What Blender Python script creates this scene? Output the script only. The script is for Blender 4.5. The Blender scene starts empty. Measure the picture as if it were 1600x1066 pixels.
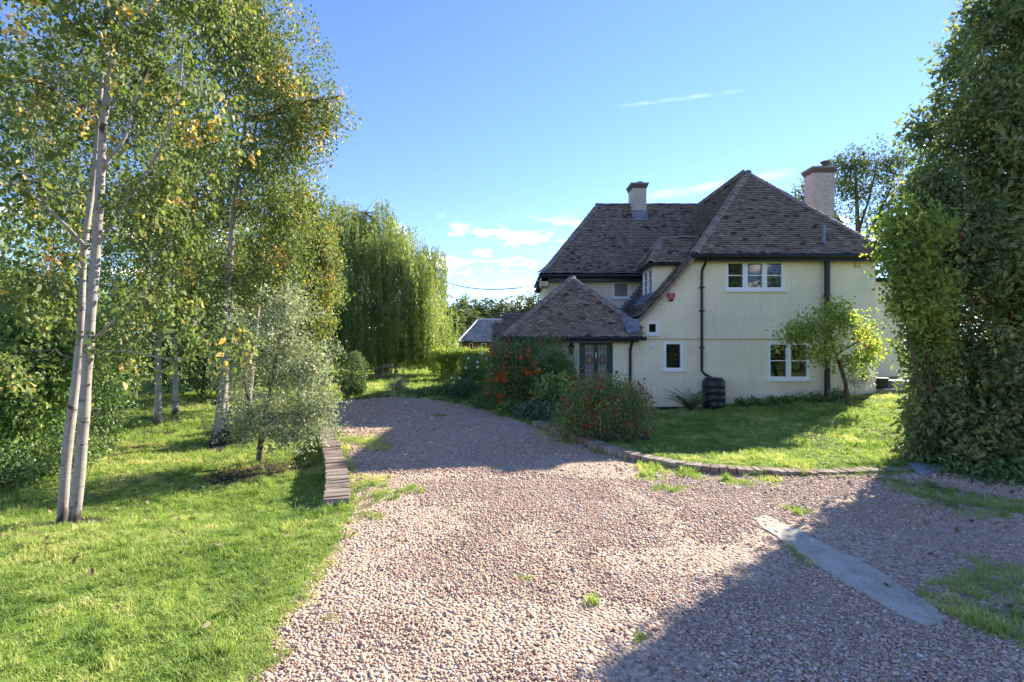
import bpy, bmesh, math, random
import numpy as np
from mathutils import Vector, Matrix
from mathutils.geometry import tessellate_polygon

sc = bpy.context.scene
C = sc.collection
R = math.radians
rng = np.random.default_rng(7)
random.seed(7)

# ------------------------------------------------------------------ camera
EYE, F, CX, CY = 1.95, 780.0, 800.0, 533.0      # eye height, focal length and centre in photo pixels
cam_d = bpy.data.cameras.new('camera')
cam = bpy.data.objects.new('camera', cam_d)
C.objects.link(cam)
cam.location = (0, 0, EYE)
cam.rotation_euler = (R(90), 0, 0)
cam_d.sensor_width = 36.0
cam_d.lens = F / 1600.0 * 36.0
cam_d.clip_start = 0.05
cam_d.clip_end = 2000
sc.camera = cam

# ------------------------------------------------------------------ sky and sun
SUN_AZ, SUN_EL = R(46.5), R(28.0)               # azimuth from +Y towards +X
SKY_STRENGTH, SUN_STRENGTH, EXPOSURE = 0.077, 2.75, 2.42
world = bpy.data.worlds.new('World')
sc.world = world
world.use_nodes = True
wn, wl = world.node_tree.nodes, world.node_tree.links
wn.clear()
wout = wn.new('ShaderNodeOutputWorld')
bg = wn.new('ShaderNodeBackground')
sky = wn.new('ShaderNodeTexSky')
sky.sky_type = 'NISHITA'
sky.sun_disc = False
sky.sun_elevation = SUN_EL
sky.sun_rotation = SUN_AZ
sky.altitude = 0
sky.air_density = 1.0
sky.dust_density = 0.0
sky.ozone_density = 4.0
bg.inputs['Strength'].default_value = SKY_STRENGTH

def wnode(t, **kw):
    n = wn.new(t)
    for k, v in kw.items():
        setattr(n, k, v)
    return n
def wmath(op, a, b=None, c=None, clamp=False):
    n = wn.new('ShaderNodeMath'); n.operation = op; n.use_clamp = clamp
    for i, v in enumerate((a, b, c)):
        if v is None: continue
        if isinstance(v, (int, float)): n.inputs[i].default_value = v
        else: wl.new(v, n.inputs[i])
    return n.outputs[0]
def wdot(v, d):
    n = wn.new('ShaderNodeVectorMath'); n.operation = 'DOT_PRODUCT'
    wl.new(v, n.inputs[0]); n.inputs[1].default_value = d
    return n.outputs['Value']
def wstep(v, a, b):
    n = wn.new('ShaderNodeMapRange'); n.interpolation_type = 'SMOOTHSTEP'
    wl.new(v, n.inputs[0]); n.inputs[1].default_value = a; n.inputs[2].default_value = b
    return n.outputs[0]
def pix_dir(px, py):
    return Vector(((px - CX) / F, 1.0, (CY - py) / F)).normalized()
tc = wn.new('ShaderNodeTexCoord')
D = tc.outputs['Generated']
sep = wn.new('ShaderNodeSeparateXYZ'); wl.new(D, sep.inputs[0])
# low fair-weather clouds round the whole horizon
mp = wn.new('ShaderNodeMapping'); wl.new(D, mp.inputs[0])
mp.inputs['Scale'].default_value = (1.0, 1.0, 2.6)
mp.inputs['Location'].default_value = (0.31, 0.92, 0.0)
nz = wn.new('ShaderNodeTexNoise'); wl.new(mp.outputs[0], nz.inputs['Vector'])
nz.inputs['Scale'].default_value = 15.0; nz.inputs['Detail'].default_value = 8.0
nz.inputs['Roughness'].default_value = 0.58
band = wmath('MULTIPLY', wstep(sep.outputs[2], -0.02, 0.03), wmath('SUBTRACT', 1.0, wstep(sep.outputs[2], 0.12, 0.26)))
cl = wmath('MULTIPLY', wstep(nz.outputs['Fac'], 0.50, 0.64), band)
# thin vapour trails high up
nz2 = wn.new('ShaderNodeTexNoise'); wl.new(D, nz2.inputs['Vector'])
nz2.inputs['Scale'].default_value = 22.0; nz2.inputs['Detail'].default_value = 5.0
def trail(a, b, w, amt):
    da, db = pix_dir(*a), pix_dir(*b)
    n = da.cross(db).normalized(); m = (da + db).normalized(); t = (db - da).normalized()
    half = (db - da).length / 2
    off = wmath('ABSOLUTE', wmath('ADD', wdot(D, n), wmath('MULTIPLY', wmath('SUBTRACT', nz2.outputs['Fac'], 0.5), w * 1.2)))
    core = wmath('SUBTRACT', 1.0, wstep(off, 0.0, w))
    al = wmath('SUBTRACT', 1.0, wstep(wmath('ABSOLUTE', wmath('SUBTRACT', wdot(D, t), float(m.dot(t)))), half * 0.4, half))
    front = wstep(wdot(D, m), 0.5, 0.6)
    br = wstep(nz2.outputs['Fac'], 0.3, 0.62)
    return wmath('MULTIPLY', wmath('MULTIPLY', wmath('MULTIPLY', core, al), wmath('MULTIPLY', front, br)), amt)
tr = wmath('ADD', trail((955, 168), (1180, 139), 0.0050, 0.07), trail((960, 318), (1290, 262), 0.012, 0.09))
fac = wmath('ADD', wmath('MULTIPLY', cl, 0.80), tr, clamp=True)
mix = wn.new('ShaderNodeMix'); mix.data_type = 'RGBA'
wl.new(fac, mix.inputs['Factor'])
skt = wn.new('ShaderNodeMix'); skt.data_type = 'RGBA'; skt.blend_type = 'MULTIPLY'; skt.inputs['Factor'].default_value = 1.0
wl.new(sky.outputs[0], skt.inputs['A']); skt.inputs['B'].default_value = (0.60, 0.61, 0.79, 1)
wl.new(skt.outputs['Result'], mix.inputs['A'])
mix.inputs['B'].default_value = (11.5, 10.8, 10.0, 1)
wl.new(mix.outputs['Result'], bg.inputs['Color'])
wl.new(bg.outputs[0], wout.inputs['Surface'])

sun_d = bpy.data.lights.new('sun', 'SUN')
sun_d.energy = SUN_STRENGTH
sun_d.angle = R(0.5)
sun_d.color = (1.0, 0.93, 0.80)
sun = bpy.data.objects.new('sun', sun_d)
C.objects.link(sun)
sun_dir = Vector((math.sin(SUN_AZ) * math.cos(SUN_EL), math.cos(SUN_AZ) * math.cos(SUN_EL), math.sin(SUN_EL)))
sun.rotation_euler = (-sun_dir).to_track_quat('-Z', 'Y').to_euler()
sun.location = sun_dir * 60

sc.view_settings.view_transform = 'Standard'
sc.view_settings.look = 'None'
sc.view_settings.exposure = EXPOSURE
sc.view_settings.gamma = 1.0
sc.view_settings.use_curve_mapping = False
sc.cycles.use_denoising = True
sc.cycles.max_bounces = 10
sc.cycles.diffuse_bounces = 6
sc.cycles.glossy_bounces = 3
sc.cycles.transmission_bounces = 4
sc.cycles.transparent_max_bounces = 8
sc.cycles.sample_clamp_indirect = 12.0

# ------------------------------------------------------------------ pixel helpers
def P(px, py, d):
    """world point seen at photo pixel px,py standing at depth d metres"""
    return Vector(((px - CX) / F * d, d, EYE + (CY - py) / F * d))
def G(px, py, z=0.0):
    """ground point at height z under photo pixel"""
    d = F * (EYE - z) / (py - CY)
    return Vector(((px - CX) / F * d, d, z))

# ------------------------------------------------------------------ noise and masks in numpy
_perm = rng.permutation(512)
def vnoise(x, y, seed=0):
    x = np.asarray(x, float); y = np.asarray(y, float)
    xi = np.floor(x).astype(int); yi = np.floor(y).astype(int)
    xf = x - xi; yf = y - yi
    u = xf * xf * (3 - 2 * xf); v = yf * yf * (3 - 2 * yf)
    def h(a, b):
        return _perm[(_perm[(a + seed * 17) & 511] + b) & 511] / 511.0
    return (h(xi, yi) * (1 - u) + h(xi + 1, yi) * u) * (1 - v) + (h(xi, yi + 1) * (1 - u) + h(xi + 1, yi + 1) * u) * v
def fbm(x, y, seed=0, oct=3):
    s = 0; a = 0.5; t = 0
    for k in range(oct):
        s = s + a * vnoise(np.asarray(x) * 2 ** k, np.asarray(y) * 2 ** k, seed + k); t += a; a *= 0.5
    return s / t
def inside(poly, x, y):
    x = np.asarray(x, float); y = np.asarray(y, float)
    r = np.zeros(x.shape, bool)
    n = len(poly)
    for i in range(n):
        x0, y0 = poly[i]; x1, y1 = poly[(i + 1) % n]
        c = (y0 > y) != (y1 > y)
        r ^= c & (x < (x1 - x0) * (y - y0) / (y1 - y0 + 1e-12) + x0)
    return r
def edge_dist(poly, x, y):
    x = np.asarray(x, float); y = np.asarray(y, float)
    best = np.full(x.shape, 1e9)
    n = len(poly)
    for i in range(n):
        x0, y0 = poly[i]; x1, y1 = poly[(i + 1) % n]
        dx, dy = x1 - x0, y1 - y0
        t = np.clip(((x - x0) * dx + (y - y0) * dy) / (dx * dx + dy * dy + 1e-12), 0, 1)
        best = np.minimum(best, np.hypot(x - x0 - t * dx, y - y0 - t * dy))
    return best
def sstep(a, b, x):
    t = np.clip((np.asarray(x, float) - a) / (b - a), 0, 1)
    return t * t * (3 - 2 * t)
def smooth_line(pts, n=6):
    """Catmull-Rom through 2-D/3-D points"""
    p = [Vector(q) for q in pts]
    out = []
    for i in range(len(p) - 1):
        a = p[max(i - 1, 0)]; b = p[i]; c = p[i + 1]; d = p[min(i + 2, len(p) - 1)]
        for k in range(n):
            t = k / n
            out.append(0.5 * ((2 * b) + (c - a) * t + (2 * a - 5 * b + 4 * c - d) * t * t + (3 * b - a - 3 * c + d) * t ** 3))
    out.append(p[-1])
    return out

# ------------------------------------------------------------------ object helpers
def tag(o, label=None, cat=None, group=None, kind=None):
    if label: o['label'] = label
    if cat: o['category'] = cat
    if group: o['group'] = group
    if kind: o['kind'] = kind
    return o
def empty(name, loc, label=None, cat=None, group=None):
    o = bpy.data.objects.new(name, None)
    C.objects.link(o)
    o.location = loc
    o.empty_display_size = 0.2
    return tag(o, label, cat, group)
def link(name, me, mat, parent=None, loc=None):
    """link a mesh given in world coordinates (or local to loc) below its thing"""
    o = bpy.data.objects.new(name, me)
    C.objects.link(o)
    if mat is not None and not me.materials:
        for m in (mat if isinstance(mat, (list, tuple)) else [mat]):
            me.materials.append(m)
    if loc is not None: o.location = loc
    if parent is not None:
        o.parent = parent
        o.matrix_parent_inverse = parent.matrix_basis.inverted() if parent.parent is None else \
            (parent.parent.matrix_basis @ parent.matrix_parent_inverse @ parent.matrix_basis).inverted()
    return o
def bm_obj(name, bm, mat, parent=None, smooth=False, recalc=True):
    if recalc: bmesh.ops.recalc_face_normals(bm, faces=bm.faces[:])
    me = bpy.data.meshes.new(name)
    bm.to_mesh(me); bm.free()
    if smooth:
        me.polygons.foreach_set('use_smooth', np.ones(len(me.polygons), bool))
    return link(name, me, mat, parent)
def fast_mesh(name, v, f, attrs=None, smooth=False):
    v = np.ascontiguousarray(v, np.float32); f = np.ascontiguousarray(f, np.int32)
    k = f.shape[1]
    me = bpy.data.meshes.new(name)
    me.vertices.add(len(v)); me.vertices.foreach_set('co', v.ravel())
    me.loops.add(f.size); me.loops.foreach_set('vertex_index', f.ravel())
    me.polygons.add(len(f)); me.polygons.foreach_set('loop_start', np.arange(len(f), dtype=np.int32) * k)
    if smooth: me.polygons.foreach_set('use_smooth', np.ones(len(f), bool))
    me.update(calc_edges=True)
    for n, a in (attrs or {}).items():
        at = me.attributes.new(n, 'FLOAT', 'POINT')
        at.data.foreach_set('value', np.ascontiguousarray(a, np.float32))
    return me
IDM = lambda u, o, z: Vector((u, o, z))
def bx(bm, x0, x1, y0, y1, z0, z1, M=IDM):
    vs = [bm.verts.new(M(x, y, z)) for z in (z0, z1) for y in (y0, y1) for x in (x0, x1)]
    for a in ((0, 1, 3, 2), (4, 6, 7, 5), (0, 4, 5, 1), (2, 3, 7, 6), (0, 2, 6, 4), (1, 5, 7, 3)):
        bm.faces.new([vs[i] for i in a])
    return vs
def tube(bm, pts, rad, seg=8, cap=True):
    pts = [Vector(p) for p in pts]
    if isinstance(rad, (int, float)): rad = [rad] * len(pts)
    rings = []
    side = None
    for i, p in enumerate(pts):
        t = (pts[min(i + 1, len(pts) - 1)] - pts[max(i - 1, 0)])
        if t.length < 1e-9: t = Vector((0, 0, 1))
        t.normalize()
        if side is None:
            side = t.cross(Vector((0.3, 0.9, 0.2)) if abs(t.z) > 0.7 else Vector((0, 0, 1))).normalized()
        side = (side - t * side.dot(t)).normalized()
        up = t.cross(side)
        rings.append([bm.verts.new(p + (side * math.cos(a) + up * math.sin(a)) * rad[i])
                      for a in (2 * math.pi * k / seg for k in range(seg))])
    for a, b in zip(rings, rings[1:]):
        for k in range(seg):
            bm.faces.new((a[k], a[(k + 1) % seg], b[(k + 1) % seg], b[k]))
    if cap:
        bm.faces.new(rings[0][::-1]); bm.faces.new(rings[-1])
def lathe(bm, prof, c, seg=24):
    rings = [[bm.verts.new((c[0] + r * math.cos(2 * math.pi * k / seg), c[1] + r * math.sin(2 * math.pi * k / seg), c[2] + z))
              for k in range(seg)] for r, z in prof]
    for a, b in zip(rings, rings[1:]):
        for k in range(seg):
            bm.faces.new((a[k], a[(k + 1) % seg], b[(k + 1) % seg], b[k]))
    bm.faces.new(rings[0][::-1]); bm.faces.new(rings[-1])

# ------------------------------------------------------------------ materials
def newmat(name):
    m = bpy.data.materials.new(name); m.use_nodes = True
    nt = m.node_tree; nt.nodes.clear()
    return m, nt
class NT:
    """tiny node helper"""
    def __init__(s, name):
        s.m, s.t = newmat(name)
        s.out = s.n('ShaderNodeOutputMaterial')
    def n(s, t, **kw):
        x = s.t.nodes.new(t)
        for k, v in kw.items(): setattr(x, k, v)
        return x
    def l(s, a, b): s.t.links.new(a, b)
    def pos(s, scale=(1, 1, 1)):
        g = s.n('ShaderNodeNewGeometry'); m = s.n('ShaderNodeMapping')
        s.l(g.outputs['Position'], m.inputs[0]); m.inputs['Scale'].default_value = scale
        return m.outputs[0]
    def noise(s, vec, scale, detail=4, rough=0.55, out='Fac'):
        x = s.n('ShaderNodeTexNoise'); s.l(vec, x.inputs['Vector'])
        x.inputs['Scale'].default_value = scale; x.inputs['Detail'].default_value = detail
        x.inputs['Roughness'].default_value = rough
        return x.outputs[out]
    def ramp(s, f, stops, mode='LINEAR'):
        x = s.n('ShaderNodeValToRGB'); s.l(f, x.inputs[0]); x.color_ramp.interpolation = mode
        e = x.color_ramp.elements
        while len(e) < len(stops): e.new(0.5)
        for k, (p, c) in enumerate(stops):
            e[k].position = p; e[k].color = (*c, 1) if len(c) == 3 else c
        return x.outputs[0]
    def mix(s, f, a, b, blend='MIX'):
        x = s.n('ShaderNodeMix', data_type='RGBA', blend_type=blend)
        for sock, v in ((x.inputs['Factor'], f), (x.inputs['A'], a), (x.inputs['B'], b)):
            if isinstance(v, (int, float)): sock.default_value = v
            elif isinstance(v, tuple): sock.default_value = (*v, 1) if len(v) == 3 else v
            else: s.l(v, sock)
        return x.outputs['Result']
    def math(s, op, a, b=None):
        x = s.n('ShaderNodeMath', operation=op)
        for i, v in enumerate((a, b)):
            if v is None: continue
            if isinstance(v, (int, float)): x.inputs[i].default_value = v
            else: s.l(v, x.inputs[i])
        return x.outputs[0]
    def step(s, v, a, b):
        x = s.n('ShaderNodeMapRange', interpolation_type='SMOOTHSTEP')
        s.l(v, x.inputs[0]); x.inputs[1].default_value = a; x.inputs[2].default_value = b
        return x.outputs[0]
    def attr(s, name, inst=False):
        x = s.n('ShaderNodeAttribute', attribute_name=name)
        x.attribute_type = 'INSTANCER' if inst else 'GEOMETRY'
        return x.outputs['Fac']
    def bump(s, h, strength=0.4, dist=0.01):
        x = s.n('ShaderNodeBump'); s.l(h, x.inputs['Height'])
        x.inputs['Strength'].default_value = strength; x.inputs['Distance'].default_value = dist
        return x.outputs[0]
    def pbr(s, col, rough=0.7, normal=None, spec=0.4, metal=0.0):
        b = s.n('ShaderNodeBsdfPrincipled')
        for k, v in (('Base Color', col), ('Roughness', rough), ('Specular IOR Level', spec), ('Metallic', metal)):
            if isinstance(v, tuple): b.inputs[k].default_value = (*v, 1)
            elif isinstance(v, (int, float)): b.inputs[k].default_value = v
            else: s.l(v, b.inputs[k])
        if normal is not None: s.l(normal, b.inputs['Normal'])
        s.l(b.outputs[0], s.out.inputs['Surface'])
        return b
def simple(name, col, rough=0.6, var=0.25, scale=6.0, spec=0.4, metal=0.0, bump=0.0, stretch=(1, 1, 1)):
    t = NT(name)
    p = t.pos(stretch)
    f = t.noise(p, scale, 5)
    lo = tuple(c * (1 - var) for c in col); hi = tuple(min(1, c * (1 + var)) for c in col)
    c = t.ramp(f, [(0.3, lo), (0.7, hi)])
    nrm = t.bump(t.noise(p, scale * 5, 4), bump, 0.01) if bump else None
    t.pbr(c, rough, nrm, spec, metal)
    return t.m
def leafmat(name, stops, trans=0.4, rough=0.42, spec=0.45, tcol=(1.28, 1.28, 0.62), inst=False, sat=0.84):
    t = NT(name)
    a = t.attr('tint', inst)
    hs = t.n('ShaderNodeHueSaturation'); hs.inputs['Saturation'].default_value = sat
    t.l(t.ramp(a, stops), hs.inputs['Color']); c = hs.outputs[0]
    b = t.pbr(c, rough, None, spec)
    tr = t.n('ShaderNodeBsdfTranslucent')
    t.l(t.mix(1.0, c, tcol, 'MULTIPLY'), tr.inputs['Color'])
    mx = t.n('ShaderNodeMixShader'); mx.inputs[0].default_value = trans
    t.l(b.outputs[0], mx.inputs[1]); t.l(tr.outputs[0], mx.inputs[2])
    t.l(mx.outputs[0], t.out.inputs['Surface'])
    return t.m

# painted brick: courses follow height, joints run along x + y so that they fit every wall
def painted_brick(name, col, worn=0.0):
    t = NT(name)
    g = t.n('ShaderNodeNewGeometry'); sp = t.n('ShaderNodeSeparateXYZ'); t.l(g.outputs['Position'], sp.inputs[0])
    cb = t.n('ShaderNodeCombineXYZ')
    t.l(t.math('ADD', sp.outputs[0], sp.outputs[1]), cb.inputs[0]); t.l(sp.outputs[2], cb.inputs[1])
    br = t.n('ShaderNodeTexBrick'); t.l(cb.outputs[0], br.inputs['Vector'])
    br.inputs['Scale'].default_value = 1.0; br.inputs['Brick Width'].default_value = 0.225
    br.inputs['Row Height'].default_value = 0.0762; br.inputs['Mortar Size'].default_value = 0.006
    br.inputs['Mortar Smooth'].default_value = 0.6
    br.inputs['Color1'].default_value = (1, 1, 1, 1); br.inputs['Color2'].default_value = (0.9, 0.9, 0.9, 1)
    br.inputs['Mortar'].default_value = (0, 0, 0, 1)
    p = t.pos()
    fine = t.noise(p, 40, 4)
    streak = t.noise(t.pos((3.0, 3.0, 0.35)), 2.2, 5)
    joint = t.math('MULTIPLY', br.outputs['Fac'], t.step(t.noise(p, 1.4, 3), 0.25, 0.7))
    c = t.ramp(t.noise(p, 1.3, 5), [(0.3, tuple(k * 0.84 for k in col)), (0.7, col)])
    c = t.mix(t.math('MULTIPLY', t.step(t.noise(t.pos((1, 1, .8)), 7, 6, .7), 0.60, 0.72), 0.25), c, tuple(k * 0.6 for k in col))
    c = t.mix(t.math('MULTIPLY', t.step(streak, 0.50, 0.75), 0.30), c, tuple(k * 0.68 for k in col))
    c = t.mix(t.math('MULTIPLY', joint, 0.55), c, tuple(k * 0.5 for k in col))
    if worn:
        w = t.step(t.noise(t.pos((1, 1, 1.6)), 8.0, 7, 0.75), worn - .02, worn + 0.10)
        brick = t.ramp(t.noise(p, 9, 3), [(0.3, (0.20, 0.07, 0.045)), (0.7, (0.34, 0.16, 0.11))])
        c = t.mix(w, c, brick)
    h = t.math('SUBTRACT', t.math('MULTIPLY', fine, 0.35), t.math('MULTIPLY', br.outputs['Fac'], 0.9))
    t.pbr(c, 0.75, t.bump(h, 0.5, 0.008), 0.3)
    return t.m

M_wall = painted_brick('cream_painted_brick', (0.90, 0.80, 0.60))
M_chim = painted_brick('worn_painted_brick', (0.52, 0.44, 0.39), worn=0.55)
M_chim2 = painted_brick('grimy_painted_brick', (0.52, 0.46, 0.37), worn=0.62)
M_white = simple('white_gloss_paint', (0.80, 0.81, 0.82), 0.35, 0.05, 3)
M_sill = simple('sill_paint', (0.74, 0.74, 0.72), 0.5, 0.10, 8)
M_black = simple('black_plastic', (0.014, 0.015, 0.017), 0.38, 0.35, 4)
M_tar = simple('black_tar_plinth', (0.013, 0.014, 0.018), 0.6, 0.4, 9, bump=0.3)
M_butt = simple('ribbed_green_black_plastic', (0.020, 0.026, 0.027), 0.36, 0.3, 5, bump=0.05)
M_lead = simple('lead_sheet', (0.17, 0.20, 0.25), 0.5, 0.40, 7, metal=0.2, bump=0.15)
M_green = simple('dark_green_gloss_paint', (0.005, 0.045, 0.043), 0.42, 0.2, 5)
M_soffit = simple('soffit_board', (0.60, 0.48, 0.28), 0.7, 0.2, 8)
M_dark = simple('dark_roof_void', (0.02, 0.018, 0.018), 0.9, 0.2, 5)
M_mortar = simple('grey_mortar', (0.26, 0.24, 0.21), 0.9, 0.3, 20, bump=0.3)
M_clay = simple('clay_pot', (0.12, 0.088, 0.076), 0.8, 0.35, 14, bump=0.2)
M_steel = simple('grey_pipe', (0.20, 0.21, 0.23), 0.5, 0.2, 8)
M_red = simple('red_plastic', (0.40, 0.012, 0.045), 0.35, 0.1, 8)
M_redd = simple('dark_red_strobe', (0.05, 0.002, 0.006), 0.2, 0.1, 8)
M_wplas = simple('white_plastic', (0.78, 0.78, 0.77), 0.45, 0.05, 8)
M_wood = simple('weathered_wood', (0.27, 0.21, 0.15), 0.85, 0.35, 5, bump=0.3, stretch=(1, 1, 6))
M_pole = simple('brown_pole_wood', (0.10, 0.07, 0.05), 0.9, 0.35, 5, bump=0.3, stretch=(4, 4, 0.6))

def glassmat(name, base, rough=0.03, spec=0.9):
    t = NT(name)
    wob = t.noise(t.pos(), 2.5, 2)
    t.pbr(base, rough, t.bump(wob, 0.04, 0.02), spec)
    return t.m
M_glass = glassmat('window_glass', (0.012, 0.014, 0.013))
M_frost = glassmat('obscured_glass', (0.20, 0.19, 0.17), 0.35, 0.5)

def tilemat(name, cols):
    t = NT(name)
    a = t.attr('tint')
    c = t.ramp(a, cols)
    p = t.pos()
    lich = t.step(t.noise(p, 26, 5, 0.7), 0.61, 0.68)
    c = t.mix(t.math('MULTIPLY', lich, 0.55), c, (0.36, 0.34, 0.30))
    moss = t.step(t.noise(p, 6.5, 6, 0.75), 0.57, 0.66)
    c = t.mix(t.math('MULTIPLY', moss, 0.6), c, (0.050, 0.046, 0.030))
    t.pbr(c, 0.82, t.bump(t.noise(p, 60, 4), 0.5, 0.006), 0.25)
    return t.m
TILE_COLS = [(0.0, (0.065, 0.049, 0.046)), (0.35, (0.225, 0.178, 0.158)), (0.7, (0.341, 0.268, 0.234)), (0.92, (0.450, 0.350, 0.294)), (1.0, (0.392, 0.211, 0.132))]
M_tile = tilemat('weathered_clay_tile', TILE_COLS)

def brickmat(name):
    t = NT(name)
    oi = t.n('ShaderNodeObjectInfo')
    c = t.ramp(oi.outputs['Random'], [(0.0, (0.20, 0.12, 0.09)), (0.4, (0.27, 0.20, 0.15)), (0.75, (0.34, 0.28, 0.22)), (1.0, (0.27, 0.24, 0.20))])
    p = t.pos()
    c = t.mix(t.math('MULTIPLY', t.step(t.noise(p, 14, 6, 0.7), 0.5, 0.66), 0.6), c, (0.22, 0.20, 0.16))
    c = t.mix(t.math('MULTIPLY', t.step(t.noise(p, 5, 4), 0.56, 0.7), 0.5), c, (0.07, 0.075, 0.03))
    t.pbr(c, 0.9, t.bump(t.noise(p, 60, 5), 0.8, 0.008), 0.2)
    return t.m
M_brick = brickmat('weathered_red_brick')

def barkmat(name, base, dark, birch=False):
    t = NT(name)
    if birch:
        ba = t.noise(t.pos((13, 13, 48)), 1.0, 6, 0.75)
        pat = t.noise(t.pos((4, 4, 6)), 1.0, 6, 0.65)
        c = t.ramp(t.noise(t.pos((6, 6, 3)), 1.5, 4), [(0.3, tuple(k * 0.72 for k in base)), (0.65, base)])
        c = t.mix(t.math('MULTIPLY', t.step(ba, 0.54, 0.66), 0.6), c, dark)
        c = t.mix(t.step(pat, 0.57, 0.66), c, dark)
        sp = t.n('ShaderNodeSeparateXYZ'); t.l(t.pos(), sp.inputs[0])
        low = t.math('ADD', t.math('MULTIPLY', sp.outputs[2], -1.3), t.noise(t.pos((7, 7, 3)), 1.6, 5))
        c = t.mix(t.math('MULTIPLY', t.step(low, 0.30, 0.55), 0.85), c, dark)
        t.pbr(c, 0.7, t.bump(ba, 0.4, 0.008), 0.25)
    else:
        ba = t.noise(t.pos((14, 14, 2.5)), 1.5, 6, 0.65)
        c = t.ramp(ba, [(0.35, dark), (0.62, base)])
        t.pbr(c, 0.9, t.bump(ba, 0.9, 0.02), 0.15)
    return t.m
M_birch = barkmat('birch_bark', (0.36, 0.31, 0.28), (0.050, 0.040, 0.036), True)
M_birchd = barkmat('old_birch_bark', (0.40, 0.36, 0.32), (0.04, 0.035, 0.03), True)
M_bark = barkmat('brown_bark', (0.17, 0.125, 0.085), (0.045, 0.033, 0.025))
M_twig = barkmat('twig_bark', (0.16, 0.12, 0.10), (0.06, 0.045, 0.04))
M_redbark = barkmat('red_brown_bark', (0.22, 0.075, 0.05), (0.07, 0.028, 0.02))
# ================================================================== ground
def g2(px, py, z=0.0):
    v = G(px, py, z); return (v.x, v.y)
KERB = [g2(838, 667), g2(880, 682), g2(920, 697), g2(960, 711), g2(1000, 721), g2(1050, 731), g2(1100, 738), g2(1150, 742), g2(1200, 743),
        g2(1250, 742.5), g2(1300, 741), g2(1350, 739), g2(1400, 737), g2(1440, 735)]
KERB_S = [(p.x, p.y) for p in smooth_line([(x, y, 0) for x, y in KERB], 6)]
LEFT = [g2(340, 1150), g2(378, 1075), g2(408, 1020), g2(440, 962), g2(478, 902), g2(512, 858), g2(540, 815), g2(548, 792), g2(545, 735), g2(532, 695), g2(521, 678),
        g2(492, 672), g2(440, 662), g2(415, 652), g2(455, 641), g2(510, 631), g2(560, 624), g2(620, 620.5), g2(680, 625), g2(740, 635), g2(795, 650)]
LEFT_S = [(p.x, p.y) for p in smooth_line([(x, y, 0) for x, y in LEFT], 4)]
DRIVE = LEFT_S + KERB_S + [(7.2, 7.0), (9.5, 6.2), (12.0, 5.0), (13.0, -14.0), (-5.0, -14.0), (-2.6, -2.0)]  # unseen stretch behind the camera enlarged to bounce sunlight onto the house front
LAWN_R = KERB_S + [(7.2, 7.6), (14, 7.6), (14, 15), (3.0, 15), (0.5, 14)]
kx = np.array([p[0] for p in KERB_S]); ky = np.array([p[1] for p in KERB_S])

def H(x, y):
    """height of the garden surface (drive level = 0)"""
    x = np.asarray(x, float); y = np.asarray(y, float)
    # right-hand lawn, rising to the right along the house
    ke = np.interp(x, kx, ky, left=11.5, right=7.5)
    t = np.clip((y - ke) / (15.0 - ke), 0, 1)
    side = np.clip(-0.20 + 0.0757 * (x - 3.5), -0.22, 0.62)
    zr = 0.075 * (1 - t) + side * t
    w = sstep(0.3, 1.6, x) * sstep(-0.05, 0.25, y - ke) * (1 - sstep(18, 26, y))
    # left-hand lawn, a little below the drive beside the low wall
    zl = -0.20 * sstep(4.6, 6.8, y) * (1 - sstep(11.0, 15.0, y)) * sstep(-1.9, -2.9, x + 0.0 * y)
    zl = np.where(x < -1.5, -0.20 * sstep(4.8, 6.6, y) * (1 - sstep(10.5, 15.0, y)) * sstep(2.0, 2.9, -x), 0.0)
    bumps = (fbm(x * 0.9, y * 0.9, 3) - 0.5) * 0.07
    far = sstep(40, 120, np.hypot(x, y)) * (fbm(x * 0.02, y * 0.02, 9) - 0.4) * 3.0
    return zr * w + zl + bumps * (1 - 0.6 * w) + far

def axis(lo, hi, step, far, k=1.22):
    a = list(np.arange(lo, hi + 1e-6, step))
    s = step
    while a[-1] < far: s *= k; a.append(a[-1] + s)
    s = step
    while a[0] > -far: s *= k; a.insert(0, a[0] - s)
    return np.array(a)
gx, gy = axis(-11, 13, 0.15, 700), axis(-1, 21, 0.15, 700)
X, Y = np.meshgrid(gx, gy)
Z = H(X, Y)
in_d = inside(DRIVE, X, Y); ed = edge_dist(DRIVE, X, Y)
Z = np.where(in_d, Z * 0 - 0.05 * sstep(0.0, 0.25, ed) + 0.012 * (1 - sstep(0, .2, ed)), Z * sstep(0.0, 0.35, ed) + 0.012 * (1 - sstep(0, .35, ed)) * 1.0)
ny, nx = X.shape
idx = np.arange(nx * ny).reshape(ny, nx)
faces = np.stack([idx[:-1, :-1], idx[:-1, 1:], idx[1:, 1:], idx[1:, :-1]], -1).reshape(-1, 4)
# bare soil: beds by the house, under hedges and round tree feet
BED = [g2(838, 664), g2(880, 676), g2(930, 690), g2(1010, 690), (4.2, 14.9), (-0.4, 14.9), (-3.0, 17.5), g2(600, 618), g2(680, 623), g2(740, 633), g2(795, 648)]
soil = np.where(inside(BED, X, Y), 1.0, 1 - sstep(0, 0.25, edge_dist(BED, X, Y)))
soil = np.maximum(soil, 1 - sstep(0.25, 0.8, np.abs(Y - 14.75)) * 1.0 - (X < 3) - (X > 11))
for (cx_, cy_, r_) in [(-5.0, 5.7, .45), (-5.9, 10.2, .7), (-4.15, 8.3, 1.0), (8.6, 9.0, 2.3), (7.4, 7.4, 1.2), (-8.2, 11.5, .5), (-7.3, 12.3, .5), (-8.0, 7.4, 1.4), (-8.5, 9.5, 1.5), (-9.5, 15, 3.0), (-6, 17.8, 2.2), (8.9, 13.4, .35)]:
    soil = np.maximum(soil, 1 - sstep(r_ * 0.5, r_ * 1.2, np.hypot(X - cx_, Y - cy_)))
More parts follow.
